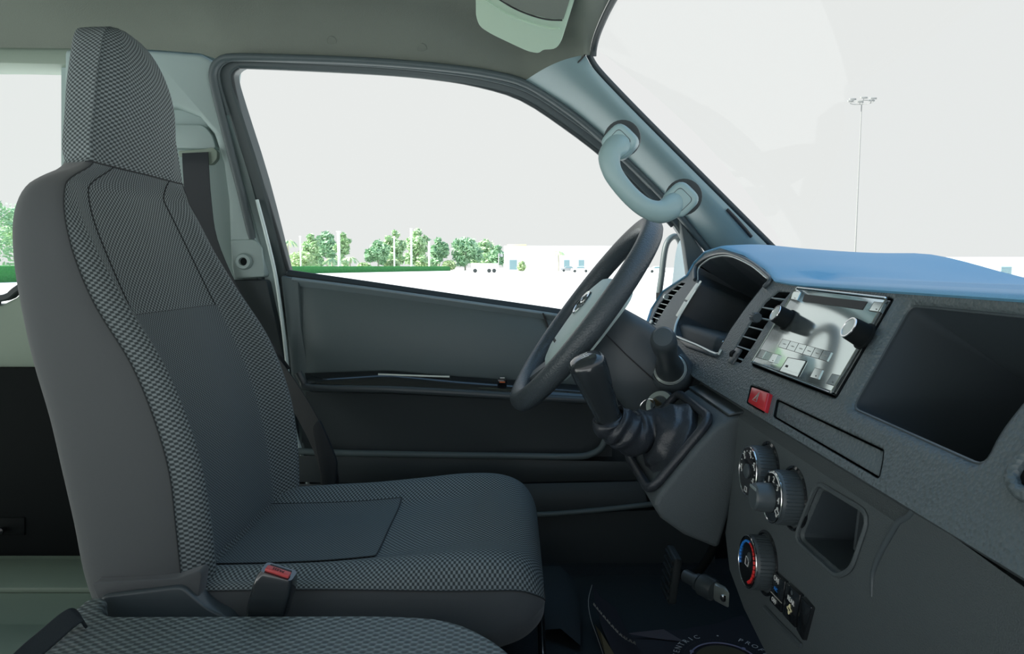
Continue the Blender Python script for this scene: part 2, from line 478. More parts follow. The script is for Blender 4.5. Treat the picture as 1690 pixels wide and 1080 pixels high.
# rear side glass
mk('window_1', [PY(-1300, 90, 1.56), PY(128, 90, 1.56), PY(128, 520, 1.56), PY(-1300, 520, 1.56)], [(0, 1, 2, 3)], 'glass', kind='structure', label='side window glass behind the driver seat', smooth=0)

# ---- door_1: driver's door
dr = thing('door_1', V(0, 1.5, -.45), kind='structure', label='driver door with grey trim, closed, sill sloping down forward')
gl = [(478, 446), (440, 318), (400, 190), (387, 137), (387, 121), (396, 112), (412, 110), (550, 116), (650, 122), (720, 129), (790, 141), (860, 163), (930, 208), (1000, 262), (1060, 320), (1108, 372)]
glr = gl + [(1135, 440), (1100, 540), (905, 512)]
mk('window_pane', [WP(a, b, -.012) for a, b in glr], [tuple(range(len(glr)))], 'clearglass', dr, smooth=0)
fp = [(470, 470), (466, 446), (428, 300), (390, 180), (377, 135), (379, 115), (393, 103), (412, 102), (550, 108), (650, 114), (720, 121), (792, 132), (866, 153), (938, 199), (1007, 252), (1066, 310), (1120, 368), (1150, 420)]
band('window_frame', [WP(a, b, .018) for a, b in fp], WPN, .0135, .045, 'doorframe', dr, smoothn=3)
tube('frame_bead', [WP(a, b, .026) for a, b in [(384, 190), (369, 135), (371, 112), (388, 100), (412, 99), (550, 105), (650, 111), (720, 118), (795, 129), (870, 150), (942, 196), (1011, 249), (1070, 307)]], .0045, 'seal', dr, 8, 4)
tube('glass_run', [WP(a, b, .010) for a, b in gl], .005, 'rubber', dr, 8, 3)
# sill
band('sill_weatherstrip', [PY(a, b, 1.512) for a, b in [(474, 449), (600, 467), (750, 489), (905, 511), (1090, 540)]], (0, -.8, .6), .0085, .03, 'rubber', dr)
band('sill_cap_highlight', [PY(a, b, 1.497) for a, b in [(482, 459), (600, 474), (750, 495), (905, 517), (1090, 547)]], (0, -.7, .7), .004, .02, 'vent', dr)  # paler than the trim, painting in the bright highlight under the weatherstrip
# door skin behind everything
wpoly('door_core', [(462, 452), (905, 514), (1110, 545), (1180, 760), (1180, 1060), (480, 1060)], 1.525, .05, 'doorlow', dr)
wpoly('rear_edge_trim', [(463, 455), (492, 460), (497, 540), (510, 625), (515, 650), (500, 760), (488, 700), (474, 560)], 1.497, .03, 'doortrim', dr, bev=.005)
# upper panel, gently bulging
def coons(top, bot, ny, nx, Y, bulge, pw=2.0):
    rows = []
    for i in range(ny + 1):
        v = i / ny; r = []
        for j in range(nx + 1):
            u = j / nx
            a = interp([(k / (len(top) - 1), *p) for k, p in enumerate(top)], u); b = interp([(k / (len(bot) - 1), *p) for k, p in enumerate(bot)], u)
            px, py = a[0] + (b[0] - a[0]) * v, a[1] + (b[1] - a[1]) * v
            yy = Y(u, v) if callable(Y) else Y
            e = max(abs(2 * u - 1) ** 14, 0)
            r.append(PY(px, py, yy - bulge * (1 - abs(2 * v - 1) ** pw) * (1 - e)))
        rows.append(r)
    return rows
up = coons([(492, 463), (630, 481), (770, 501), (905, 520), (1010, 535)], [(501, 621), (630, 628), (770, 636), (905, 645), (1010, 651)], 24, 40, lambda u, v: 1.512 - .014 * v, .018, 2.2)
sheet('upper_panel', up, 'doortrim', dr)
band('panel_joint', [PY(a, b, 1.494) for a, b in [(896, 517), (903, 535), (911, 560), (915, 600)]], (0, -1, 0), .0018, .01, 'line', dr)
# pull ledge and glossy pocket
lg = coons([(503, 616), (640, 612), (760, 622), (880, 630), (1010, 640)], [(507, 633), (640, 638), (760, 645), (880, 651), (1010, 658)], 6, 30, lambda u, v: 1.486 - .030 * v, .004)
sheet('arm_ledge_top', lg, 'gloss', dr)
tube('arm_ledge', [PY(a, b, 1.458) for a, b in [(492, 615), (500, 630), (514, 640), (640, 643), (760, 649), (880, 656), (1010, 663)]], .0085, 'smoothplastic', dr, 10, 3)
band('pull_trim_line', [PY(a, b, 1.474) for a, b in [(624, 618), (680, 620), (742, 622)]], (0, -1, .3), .0022, .006, 'silver', dr)
box('window_switch', PY(829, 629, 1.468), (.010, 0, 0), (0, .006, 0), (0, 0, .005), 'gloss', dr, bev=.002)
box('switch_mark', PY(829, 631, 1.460), (.006, 0, 0), (0, .0015, 0), (0, 0, .0012), 'orange', dr, bev=0)
box('switch_mark', PY(829, 624, 1.460), (.005, 0, 0), (0, .0015, 0), (0, 0, .0010), 'white', dr, bev=0)
# lower panel with pocket
lo = coons([(505, 647), (640, 650), (760, 656), (880, 662), (1010, 669)], [(496, 745), (640, 747), (760, 750), (880, 752), (1010, 754)], 12, 30, lambda u, v: 1.478 + .022 * v, -.006)
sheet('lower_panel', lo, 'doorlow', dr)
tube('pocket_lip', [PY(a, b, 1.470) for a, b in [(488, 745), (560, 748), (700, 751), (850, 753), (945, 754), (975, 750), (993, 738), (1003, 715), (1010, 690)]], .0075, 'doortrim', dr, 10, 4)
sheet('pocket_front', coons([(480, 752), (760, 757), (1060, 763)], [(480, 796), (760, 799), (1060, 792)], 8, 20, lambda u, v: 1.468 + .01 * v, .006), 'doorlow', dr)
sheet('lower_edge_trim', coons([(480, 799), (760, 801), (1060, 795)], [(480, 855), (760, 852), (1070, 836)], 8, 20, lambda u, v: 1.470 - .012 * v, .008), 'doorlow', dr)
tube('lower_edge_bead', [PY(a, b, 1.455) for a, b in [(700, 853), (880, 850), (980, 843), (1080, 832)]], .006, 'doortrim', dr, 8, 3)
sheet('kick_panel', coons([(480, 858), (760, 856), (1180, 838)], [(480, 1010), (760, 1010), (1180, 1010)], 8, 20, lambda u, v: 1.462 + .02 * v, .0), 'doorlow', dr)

# ---- A-pillar trim
trd = thing('trim_1', V(.3, 1.42, 0), kind='structure', label='teal grey windscreen pillar cover with grab handle')
Lp = [(862, 137), (900, 160), (945, 190), (1000, 236), (1060, 294), (1120, 356), (1165, 412), (1200, 455)]
Rp = [(966, 91), (980, 114), (1015, 152), (1070, 208), (1130, 268), (1195, 333), (1262, 400), (1310, 448)]
rows = []
for i, (a, b) in enumerate(zip(Lp, Rp)):
    t = i / (len(Lp) - 1)
    pa = WP(*a, .030); pb = PY(*b, 1.31 + .12 * t); r = []
    for j in range(13):
        q = j / 12; p = pa.lerp(pb, q); bul = .030 * math.sin(math.pi * q ** 1.25) ** .8
        r.append(p + Vector((-.25, -1, -.05)).normalized() * bul)
    r.append(pb + Vector((.004, .03, 0)))
    rows.append(r)
rows = list(zip(*[cr(c, 5) for c in zip(*rows)]))
rows = [list(r) for r in rows]
sheet('pillar_cover', rows, 'apillar', trd)
tube('windshield_edge_seal', [r[12] + Vector((.007, .006, .003)) for r in rows], .0055, 'rubber', trd, 8)
tube('liner_joint', [PY(a, b, y - .004) for a, b, y in [(862, 136, 1.435), (905, 124, 1.39), (938, 113, 1.345), (955, 102, 1.32), (965, 91, 1.30)]], .0016, 'line', trd, 6, 4)
def on_pillar(px, py, off=0):
    best = None; d = ray(px, py).normalized()
    for r in rows:
        for p in r:
            w = p - CAM; e = (w - d * w.dot(d)).length
            if best is None or e < best[0]: best = (e, p)
    p = best[1]; return PY(px, py, p.y - off)
slot = [on_pillar(a, b, .004) for a, b in [(1200, 346), (1215, 362), (1230, 379), (1240, 391)]]
tube('pillar_slot', slot, [.0035, .004, .004, .0035], 'line', trd, 8)

# ---- mirror sail trim in the front corner of the door glass
wpoly('sail_trim', [(1122, 362), (1150, 400), (1175, 440), (1160, 470), (1137, 462), (1130, 410)], 1.49, .03, 'doorframe', dr, bev=.004)

# ---- windshield
base = [V(.60, 1.47, .02), V(.68, 1.15, -.02), V(.74, .7, -.05), V(.77, .2, -.06), V(.76, -.35, -.06)]
top = [hl_front[0], hl_front[10], hl_front[20], hl_front[30], hl_front[-1]]
top = [Vector(p) + Vector((.012, 0, .012)) for p in top]
bc, tcv = cr(base, 6), cr(top, 6)
sheet('window_2', [[a.lerp(b, k / 10) + Vector((.02, 0, .02)) * math.sin(math.pi * k / 10) for a, b in zip(bc, tcv)] for k in range(11)], 'clearglass', uv=False, kind='structure', label='sloping windscreen glass above the dashboard')
# firewall below the windshield closes the footwell
mk('wall_front', [V(.76, -.5, -.03), V(.76, 1.58, -.03), V(.76, 1.58, FZ), V(.76, -.5, FZ), V(.80, -.5, -.03), V(.80, 1.58, -.03), V(.80, 1.58, FZ), V(.80, -.5, FZ)],
   [(0, 1, 2, 3), (4, 7, 6, 5), (0, 4, 5, 1), (3, 2, 6, 7), (0, 3, 7, 4), (1, 5, 6, 2)], 'black', kind='structure', label='black bulkhead behind the dashboard and pedals')

# ================================================================== OUTSIDE
mk('ground', [(-400, -120, 0), (500, -120, 0), (500, 700, 0), (-400, 700, 0)], [(0, 1, 2, 3)], 'asphalt', kind='structure', label='sunlit pale parking ground', smooth=0)
random.seed(4)
def gp(px, Y):
    """point on the ground under image column px at depth Y"""
    return Vector(((px - 845) / FPX * Y, Y, 0))
# hedge: clipped box, bumpy
def hedge(pts, h, w, label):
    P = [Vector(p) for p in pts]; rows = []
    path = []
    for a, b in zip(P, P[1:]):
        n = max(2, int((b - a).length / 1.2)); path += [a.lerp(b, k / n) for k in range(n)]
    path.append(P[-1])
    for i, p in enumerate(path):
        t = (path[min(i + 1, len(path) - 1)] - path[max(0, i - 1)]).normalized(); s = Vector((t.y, -t.x, 0)); r = []
        for (x, z) in [(-w, 0), (-w, h * .35), (-w, h * .7), (-w * .92, h), (-w * .3, h * 1.01), (w * .3, h * 1.01), (w * .92, h), (w, h * .7), (w, h * .35), (w, 0)]:
            q = p + s * x + Vector((0, 0, z)); d = noise.noise_vector(q * .9) * .10; d.z = d.z if z > 0 else 0
            r.append(q + d)
        rows.append(r)
    return sheet('hedge', rows, 'hedge', uv=False, cap=True, smooth=0, label=label, cat='hedge')
hedge([(-46, 48, 0), (-45, 100, 0), (-42.5, 133, 0), (-33, 175, 0), (-21, 222, 0)], 1.42, 1.0, 'long low clipped green hedge along the edge of the lot')
def leafmesh(blobs, n, size, seed):
    rnd = random.Random(seed); vs, fs = [], []
    tot = sum(b[3] ** 2 for b in blobs)
    for cx, cy, cz, r in blobs:
        for k in range(int(n * r * r / tot)):
            d = Vector((rnd.gauss(0, 1), rnd.gauss(0, 1), rnd.gauss(0, 1))).normalized() * r * (rnd.random() ** .25) * rnd.uniform(.85, 1.08)
            c = Vector((cx, cy, cz)) + d; a = Vector((rnd.gauss(0, 1), rnd.gauss(0, 1), rnd.gauss(0, .6))).normalized()
            b = a.orthogonal().normalized(); s = size * rnd.uniform(.6, 1.3); o = len(vs)
            vs += [c - a * s, c + b * s * .5, c + a * s, c - b * s * .5]; fs.append((o, o + 1, o + 2, o + 3))
    return vs, fs
def tree(px, topy, wpx, Y, m, label, seed, group='trees behind the hedge'):
    rnd = random.Random(seed); b = gp(px, Y); H = CAMZ + (440 - topy) / FPX * Y; w = wpx / FPX * Y / 2
    t = thing('tree', b, label, 'tree', group)
    tube('trunk', [b, b + Vector((.1, 0, H * .3)), b + Vector((-.1, 0, H * .6))], [H * .03, H * .024, H * .012], 'bark', t, 8)
    bl = [(b.x, b.y, H * .58, min(w * .75, H * .4))]
    for k in range(9):
        a = rnd.uniform(0, 6.28); rr = rnd.uniform(.35, .8) * w; z = rnd.uniform(.22, .80) * H
        r = rnd.uniform(.28, .45) * min(w, H * .5)
        bl.append((b.x + math.cos(a) * rr, b.y + math.sin(a) * rr, max(z, r), r))
    bl.append((b.x, b.y, H - w * .36, w * .34))
    mk('foliage', *leafmesh(bl, 1500, .0034 * Y, seed), m, t, 0, recalc=False)
    return t
def palm(px, topy, Y, label, seed, fr=2.2, trunk=True, group=None):
    rnd = random.Random(seed); b = gp(px, Y); H = CAMZ + (440 - topy) / FPX * Y - fr * .25
    t = thing('palm_tree', b, label, 'palm tree', group)
    tube('trunk', [b, b + Vector((.1, 0, H * .5)), b + Vector((0, 0, H))], [.26, .2, .18], 'bark', t, 8)
    for k in range(15):
        a = k / 15 * 6.283 + rnd.uniform(-.2, .2); d = Vector((math.cos(a), math.sin(a), 0)); up_ = rnd.uniform(.2, .9); s = Vector((-d.y, d.x, 0))
        P = [b + Vector((0, 0, H)) + d * (fr * q) + Vector((0, 0, fr * (up_ * q - (up_ + .55) * q * q))) for q in (0, .3, .6, .85, 1)]
        wd = [.06, .30, .34, .22, .03]
        sheet('frond', [[p - s * w_ * fr * .35 - Vector((0, 0, .12 * w_ * fr)), p, p + s * w_ * fr * .35 - Vector((0, 0, .12 * w_ * fr))] for p, w_ in zip(P, wd)], 'leafb' if k % 2 else 'leafc', t, uv=False)
    return t
tree(-8, 322, 120, 66, 'leafa', 'broad green tree behind the hedge seen through the rear side window', 1, None)
tree(55, 340, 90, 72, 'leafb', 'lighter green tree beside the broad tree beyond the rear side window', 2, None)
tl = [(515, 386, 34, 'leafb'), (541, 381, 44, 'leafa'), (568, 385, 26, 'leafb'), (625, 396, 44, 'leafa'), (655, 381, 38, 'leafb'), (690, 377, 46, 'leafb'), (724, 393, 34, 'leafa'), (768, 392, 60, 'leafa'), (800, 396, 62, 'leafb'), (822, 405, 26, 'leafa')]
TLAB = ['hazy light green tree between the hedge end palm and the thick white post', 'dark green tree close beside the thick white post on the palm side', 'narrow pale tree directly behind the thick white post',
        'rounded dark tree standing alone past the short palms', 'light green tree behind the slender post that follows the lone rounded tree', 'tallest light green tree, behind the tallest slender post',
        'small dark tree behind the shortest slender post', 'broad dark tree where the hedge ends, before the white trailer', 'broad light green tree behind the white trailer', 'small dark tree against the white building beside the flag']
for i, (px, ty, w_, m_) in enumerate(tl):
    tree(px, ty, w_, [166, 190, 182, 194, 206, 222, 236, 240, 262, 252][i], m_, TLAB[i], 20 + i)
for i, (px, ty, w_) in enumerate([(498, 416, 40), (602, 434, 26), (648, 428, 26), (700, 428, 36), (742, 430, 24)]):
    b = gp(px, [147, 178, 198, 220, 234][i]); H = CAMZ + (440 - ty) / FPX * b.y; w = w_ / FPX * b.y / 2
    t = mk('shrub', *leafmesh([(b.x + k * w * .3, b.y, H * .5 + .02, H * .5) for k in (-1, 0, 1)] + [(b.x, b.y, H * .72, H * .28)], 900, .42, 50 + i), 'leafc', None, 0, recalc=False,
           label=['large pale shrub under the hedge end palm', 'round yellow green shrub next after the two short palms', 'yellow green shrub at the foot of the light green tree behind the hedge', 'wide yellow green shrub below the tallest tree', 'small yellow green shrub where the hedge stops'][i], cat='shrub', group='shrubs behind the hedge')
palm(477, 394, 155, 'taller palm at the hedge end next to the door pillar', 3, 2.6)
palm(549, 424, 170, 'short spreading palm just before the thick white post', 5, 2.6, group='short palms behind the hedge')
palm(578, 422, 170, 'short spreading palm just past the thick white post', 6, 2.6, group='short palms behind the hedge')
palm(921, 413, 200, 'lone palm standing in front of the white building', 7, 2.3)
for px, ty, r in ((498, 392, .20), (561, 384, .42), (652, 392, .22), (680, 379, .28), (709, 400, .26)):
    yp = {498: 143, 561: 158, 652: 189, 680: 203, 709: 217}[px]; r *= .75 * yp / 142; b = gp(px, yp); H = CAMZ + (440 - ty) / FPX * yp
    t = thing('lamp_post', b, {498: 'slender white post beside the hedge end palm', 561: 'thick white post, broadest of those behind the hedge', 652: 'slender white post before the tallest post behind the hedge', 680: 'tallest slender white post behind the hedge', 709: 'shortest slender white post, past the tallest one'}[px], 'lamp post', 'white lamp posts behind the hedge')
    tube('post', [b, b + Vector((0, 0, H))], r, 'polewhite', t, 8)
    box('post_cap', b + Vector((0, 0, H + .1)), (r * 1.3, 0, 0), (0, r * 1.3, 0), (0, 0, .1), 'polewhite', t, bev=.02)
# flag
b = gp(823, 190); t = thing('flagpole', b, 'small white flag flying beside the white building', 'flagpole')
tube('pole', [b, b + Vector((0, 0, 5.0))], .08, 'polewhite', t, 8)
sheet('flag', [[b + Vector((x, .12 * math.sin(x * 4), 5.0 - z - .15 * x)) for x in (0, .4, .8, 1.2)] for z in (0, .4, .8)], 'carmat', t, uv=False)
# truck trailer
b = gp(801, 152); t = thing('box_truck', b, 'white flat bed trailer parked at the end of the hedge', 'truck')
box('body', b + Vector((0, 0, 1.35)), (3.0, 0, 0), (0, 1.1, 0), (0, 0, .75), 'house', t, bev=.05)
box('cab', b + Vector((-2.2, 0, 1.2)), (.75, 0, 0), (0, 1.05, 0), (0, 0, .95), 'house', t, bev=.1)
for dx in (-2.2, .9, 2.0): lathe('wheel', b + Vector((dx, -1.15, .45)), (0, 1, 0), [(0, 0), (.3, 0), (.45, .04), (.45, .25), (0, .25)], 'rubber', t, 16)
# far white building
def winbox(parent, c, w, h, m='housewin', mull=True):
    wf = box('window', c, (w / 2, 0, 0), (0, .06, 0), (0, 0, h / 2), 'polewhite', parent, bev=0)
    box('pane', c + Vector((0, -.07, 0)), (w / 2 * .88, 0, 0), (0, .02, 0), (0, 0, h / 2 * .9), m, wf, bev=0)
b = gp(900, 215); t = thing('building', b, 'long low white building beyond the lot, seen past the steering wheel', 'building')
box('wall', b + Vector((9, 4, 3.9)), (22, 0, 0), (0, 4, 0), (0, 0, 3.9), 'house', t, bev=.05)
box('roof_parapet', b + Vector((-9, 3.6, 8.0)), (3.0, 0, 0), (0, 3.6, 0), (0, 0, .3), 'yellow', t, bev=.03)
for px, w_ in ((847, 2.6), (935, 2.0), (959, 2.0)):
    winbox(t, gp(px, 214.9) + Vector((0, 0, 1.9)), w_, 3.4)
b = gp(861, 205); mk('shrub', *leafmesh([(b.x, b.y, 1.3, 1.25), (b.x, b.y, 2.2, .8)], 800, .45, 77), 'leafc', None, 0, recalc=False, label='yellow green shrub in front of the white building', cat='shrub')
def car(px, Y, label, m='carmat'):
    b = gp(px, Y); t = thing('car', b, label, 'car')
    prof = [(-2.1, .35), (-2.1, .85), (-1.9, .95), (-1.2, 1.0), (-.7, 1.42), (.7, 1.45), (1.3, 1.0), (2.0, .88), (2.15, .6), (2.1, .35)]
    prism('body', [b + Vector((x, -.85, z)) for x, z in prof], (0, 1.7, 0), m, t, bev=.06)
    prism('side_window', [b + Vector((x, -.87, z)) for x, z in [(-1.05, 1.0), (-.65, 1.35), (.65, 1.37), (1.1, 1.0)]], (0, .03, 0), 'housewin', t, bev=0)
    for dx in (-1.3, 1.3): lathe('wheel', b + Vector((dx, -.88, .33)), (0, 1, 0), [(0, 0), (.2, 0), (.33, .03), (.33, .2), (0, .2)], 'rubber', t, 16)
car(938, 178, 'small grey car parked near the lone palm')
car(957, 160, 'low grey car parked ahead of the small grey one', 'polewhite')
car(1084, 150, 'tiny pale car seen just left of the mirror', 'polewhite')
# right hand building through the windshield
b = gp(1640, 62); t = thing('building', b, 'white building with two shuttered windows seen above the dashboard', 'building')
box('wall', b + Vector((10, 3, 1.12)), (18.6, 0, 0), (0, 3, 0), (0, 0, 1.12), 'house', t, bev=.02)
for px in (1609, 1657):
    c = gp(px, 61.9) + Vector((0, 0, .65)); wf = box('window', c, (.55, 0, 0), (0, .05, 0), (0, 0, .80), 'polewhite', t, bev=0)
    for k in range(10): box('louver', c + Vector((0, -.07, -.68 + k * .15)), (.47, 0, 0), (0, .03, .01), (0, 0, .06), 'housewin', wf, bev=0)
for px in (1546, 1556, 1566): box('drain_pipe', gp(px, 61.9) + Vector((0, 0, .7)), (.05, 0, 0), (0, .05, 0), (0, 0, .7), 'carmat', t, bev=0)
# pergola in front of trees
b = gp(1440, 75); t = thing('pergola', b, 'white columned walkway with greenery between the columns', 'pergola')
for px in (1388, 1435, 1448, 1467, 1494): box('column', gp(px, 75) + Vector((0, 0, .9)), (.28, 0, 0), (0, .28, 0), (0, 0, .9), 'house', t, bev=.03)
for i, (px, ty, w_, m_) in enumerate([(1360, 436, 22, 'leafc'), (1376, 437, 16, 'leafb'), (1414, 431, 42, 'leafa'), (1443, 435, 18, 'leafa'), (1457, 440, 14, 'leafc'), (1482, 440, 26, 'leafb')]):
    b = gp(px, 82 + i * 3.5); H = CAMZ + (440 - ty) / FPX * b.y; w = w_ / FPX * b.y / 2
    mk('shrub', *leafmesh([(b.x + k * w * .5, b.y, H * .5, H * .5) for k in (-1, 0, 1)] + [(b.x, b.y, H * .75, H * .25)], 700, .22, 90 + i), m_, None, 0, recalc=False,
       label=['pale bush peeping over the dashboard edge before the first column', 'small light bush beside the first white column', 'widest leafy bush, between the first and second white columns', 'narrow dark bush between two close white columns', 'small yellowish bush between white columns', 'bright green bush before the last white column'][i], cat='shrub', group='bushes behind the white columns')
# floodlight mast
b = gp(1408, 95); H = CAMZ + (440 - 182) / FPX * 95 * 1.02; t = thing('floodlight_mast', b, 'tall pale floodlight mast with a ring of lamps', 'light mast')
tube('mast', [b, b + Vector((0, 0, H))], [.12, .07], 'mastgrey', t, 8)
tube('lamp_ring', [b + Vector((1.5 * math.cos(a), 1.2 * math.sin(a), H)) for a in [k * math.pi / 8 for k in range(16)]], .05, 'mastgrey', t, 6, closed=True)
for k in range(6):
    a = k * math.pi / 3 + .3; c = b + Vector((1.5 * math.cos(a), 1.2 * math.sin(a), H + .35))
    box('floodlight', c, (.42, 0, 0), (0, .2, .06), (0, 0, .12), 'mastgrey', t, bev=.03)
    tube('floodlight_arm', [c, c - Vector((0, 0, .4))], .04, 'mastgrey', t, 6)
# ================================================================== DRIVER SEAT
YC = 1.05
seat = thing('driver_seat', V(-.25, YC, FZ), 'grey woven cloth driver seat with tall integral headrest', 'car seat')
#        z     rear   seam   bolster centre  half-width
BT = [(-.46, -.532, -.425, -.395, -.428, .195), (-.40, -.540, -.426, -.392, -.430, .206), (-.33, -.546, -.428, -.394, -.438, .211), (-.26, -.556, -.432, -.402, -.450, .213),
      (-.19, -.568, -.448, -.420, -.468, .213), (-.12, -.585, -.474, -.448, -.494, .212), (-.05, -.599, -.515, -.490, -.525, .209), (.01, -.609, -.541, -.524, -.549, .203), (.06, -.613, -.556, -.550, -.568, .194),
      (.095, -.611, -.565, -.566, -.579, .178), (.118, -.602, -.570, -.576, -.584, .158), (.132, -.598, -.577, -.582, -.586, .140), (.145, -.597, -.583, -.585, -.585, .131),
      (.170, -.598, -.586, -.584, -.581, .129), (.22, -.600, -.588, -.580, -.573, .116), (.255, -.602, -.590, -.580, -.572, .107), (.286, -.604, -.594, -.584, -.576, .095), (.313, -.607, -.599, -.591, -.584, .081),
      (.335, -.611, -.605, -.600, -.594, .065), (.349, -.615, -.611, -.608, -.604, .046), (.357, -.620, -.617, -.616, -.614, .026)]
ZSPLIT = .138
lv = cr([Vector((r[0], r[1], r[2])) for r in BT], 4); lw = cr([Vector((r[3], r[4], r[5])) for r in BT], 4)
LV = [(a.x, a.y, a.z, b.x, b.y, b.z) for a, b in zip(lv, lw)]
def sst_(x): x = max(0, min(1, x)); return x * x * (3 - 2 * x)
def sect(z, xb, xs, xl, xc, hw):
    k = sst_((z - .10) / .06) * .02; half = [(xb - .045 - k, 0), (xb - .040 - k, .5), (xb - .024 - k, .85), (xb - .004, .985), ((xb + xs) / 2, 1.012 - .6 * k), (xs - .25 * k, .985 - 2.0 * k), (xl - .1 * k, .865 - 3.5 * k), (xl + (xc - xl) * .75, .66), (xc, .42), (xc + .002, 0)]
    pts = [Vector((x, -f * hw, 0)) for x, f in half] + [Vector((x, f * hw, 0)) for x, f in half[-2:0:-1]]
    h_ = sst_((z - .105) / .045); return [V(p.x + .022 * h_, YC + p.y * (1 - .03 * h_) + (.016 + max(0, z - .17) * .07) * h_, z) for p in cr(pts, 4, True)]
SEC = [sect(*r) for r in LV]
ks = next(i for i, r in enumerate(LV) if r[0] >= ZSPLIT)
def cols(rows, a, b): 
    n = len(rows[0]); return [[r[k % n] for k in range(a, b + 1)] for r in rows]
low, high = SEC[:ks + 1], SEC[ks:]
sheet('backrest', cols(low, 20, 52), 'seatweave', seat)
bk = bpy.data.objects['backrest']
sheet('side_panel', cols(low, 8, 20), 'sidecloth', seat)
sheet('side_panel', cols(low, 52, 64), 'sidecloth', seat)
sheet('back_panel', cols(low, 64, 80), 'sidecloth', seat)
hd = sheet('headrest', cols(high, 0, 72), 'seatweave', seat)
mk('backrest_underside', low[0], [tuple(range(72))], 'sidecloth', seat)
def shift(p, d=.0015):
    c = V(-.56, YC, p.z - CAMZ); w = p - c; return p + Vector((w.x, w.y, 0)).normalized() * d
tube('seam', [shift(r[20]) for r in low], .0009, 'seam', bk, 6)
tube('seam', [shift(r[52]) for r in low], .0009, 'seam', bk, 6)
tube('seam', [shift(p, .0006) for p in [SEC[ks][k] for k in range(14, 59)]], .0013, 'seam', bk, 6)
tube('seam', [r[k] + Vector((.0004, 0, 0)) for r, k in zip(low[14:], [29] * 99)], .0010, 'seam', bk, 6)
tube('seam', [r[k] + Vector((.0004, 0, 0)) for r, k in zip(low[14:], [43] * 99)], .0010, 'seam', bk, 6)
iz = min(range(len(LV)), key=lambda i: abs(LV[i][0] + .075))
tube('seam', [SEC[iz][k] + Vector((.0006, 0, 0)) for k in range(29, 44)], .0012, 'seam', bk, 6)
# cushion: sections across, marching forward
#        x     halfw  bolster centre  seam   bottom
CT = [(-.470, 0.185, -.415, -.432, -.425, -.50), (-.42, 0.198, -.405, -.430, -.420, -.51), (-.34, 0.206, -.400, -.427, -.415, -.515), (-.25, 0.210, -.396, -.421, -.412, -.515), (-.16, 0.212, -.388, -.410, -.412, -.515), (-.09, 0.212, -.381, -.398, -.413, -.515),
      (-.03, 0.207, -.380, -.391, -.415, -.512), (.008, 0.197, -.388, -.394, -.420, -.505), (.030, 0.184, -.404, -.405, -.432, -.495), (.042, 0.168, -.426, -.425, -.445, -.485), (.045, 0.155, -.446, -.446, -.455, -.475)]
a_ = cr([Vector(r[:3]) for r in CT], 5); b_ = cr([Vector(r[3:]) for r in CT], 5)
CS = []
for p, q in zip(a_, b_):
    x, hw, zt = p; zc, zs, zb = q
    half = [(0, zb), (.6, zb), (.90, zb + .006), (.99, zb + .03), (1.01, (zs + zb) / 2 + .01), (.995, zs), (.93, zt - .006), (.80, zt), (.62, zt + (zc - zt) * .55), (.45, zc), (0, zc)]
    pts = [Vector((0, -f * hw, z)) for f, z in half] + [Vector((0, f * hw, z)) for f, z in half[-2:0:-1]]
    CS.append([V(x, YC + s.y, s.z) for s in cr(pts, 4, True)])
N4 = len(CS[0])
cu = sheet('cushion', cols(CS, 20, 60), 'seatweave', seat)
sheet('cushion_skirt', cols(CS, 60, 100), 'sidecloth', seat)
mk('cushion_front', CS[-1], [tuple(range(N4))], 'sidecloth', seat)
tube('seam', [r[20] + Vector((0, -.001, 0)) for r in CS], .0010, 'seam', cu, 6)
# finer woven centre of the cushion, laid just over it
def csat(x, f):
    k = min(range(len(a_)), key=lambda i: abs(a_[i].x - x)); row = CS[k]; yy = YC + f * a_[k].y
    best = min(row[24:57], key=lambda p: abs(p.y - yy)); return best
ins = []
for i in range(15):
    x = -.455 + (.255) * i / 14; k = min(range(len(a_)), key=lambda j: abs(a_[j].x - x)); row = sorted(CS[k][26:55], key=lambda p: p.y)
    r = []
    for j in range(17):
        y = YC - .122 + .244 * j / 16
        for p, q in zip(row, row[1:]):
            if p.y <= y <= q.y: r.append(Vector((p.x, y, p.z + (q.z - p.z) * (y - p.y) / max(1e-6, q.y - p.y) + .0022))); break
        else: r.append(Vector((x, y, row[8].z + .0022)))
    ins.append(r)
ci = sheet('cushion_insert', ins, 'seatfine', cu)
tube('seam', ins[-1], .0009, 'seam', cu, 6); tube('seam', [r[0] for r in ins], .0008, 'seam', cu, 6); tube('seam', [r[-1] for r in ins], .0008, 'seam', cu, 6)
# finer woven panel of the backrest
bins = []
for i in range(0, iz + 1):
    if LV[i][0] < -.42: continue
    bins.append([p + Vector((.0018, 0, .0006)) for p in SEC[i][29:44]])
sheet('backrest_insert', bins, 'seatfine', bk)
# recliner cover, flap and base
def ypoly(pts, Y): return [PY(a, b, Y) for a, b in pts]
prism('recliner_cover', rpoly(ypoly([(162, 985), (300, 968), (318, 985), (345, 1008), (380, 1022), (395, 1060), (165, 1060)], .822), .012), (0, .03, 0), 'smoothplastic', seat, .006, 3)
prism('cover_flap', rpoly(ypoly([(150, 962), (293, 955), (328, 943), (333, 948), (328, 985), (318, 1001), (302, 975), (240, 972), (185, 980), (162, 992)], .829), .006), (0, .022, 0), 'sidecloth', seat, .004, 3)
box('seat_base', V(-.23, YC, -.585), (.21, 0, 0), (0, .17, 0), (0, 0, .075), 'black', seat, bev=.01)
tube('adjuster_bar', [V(.0, .89, -.57), V(.036, .885, -.545), V(.042, .90, -.535), V(.042, 1.15, -.535), V(.01, 1.18, -.57)], .006, 'gloss', seat, 8, 4)
box('recliner_hinge', V(-.455, 1.305, -.43), (.03, 0, 0), (0, .008, 0), (0, 0, .03), 'gloss', seat, bev=.005)

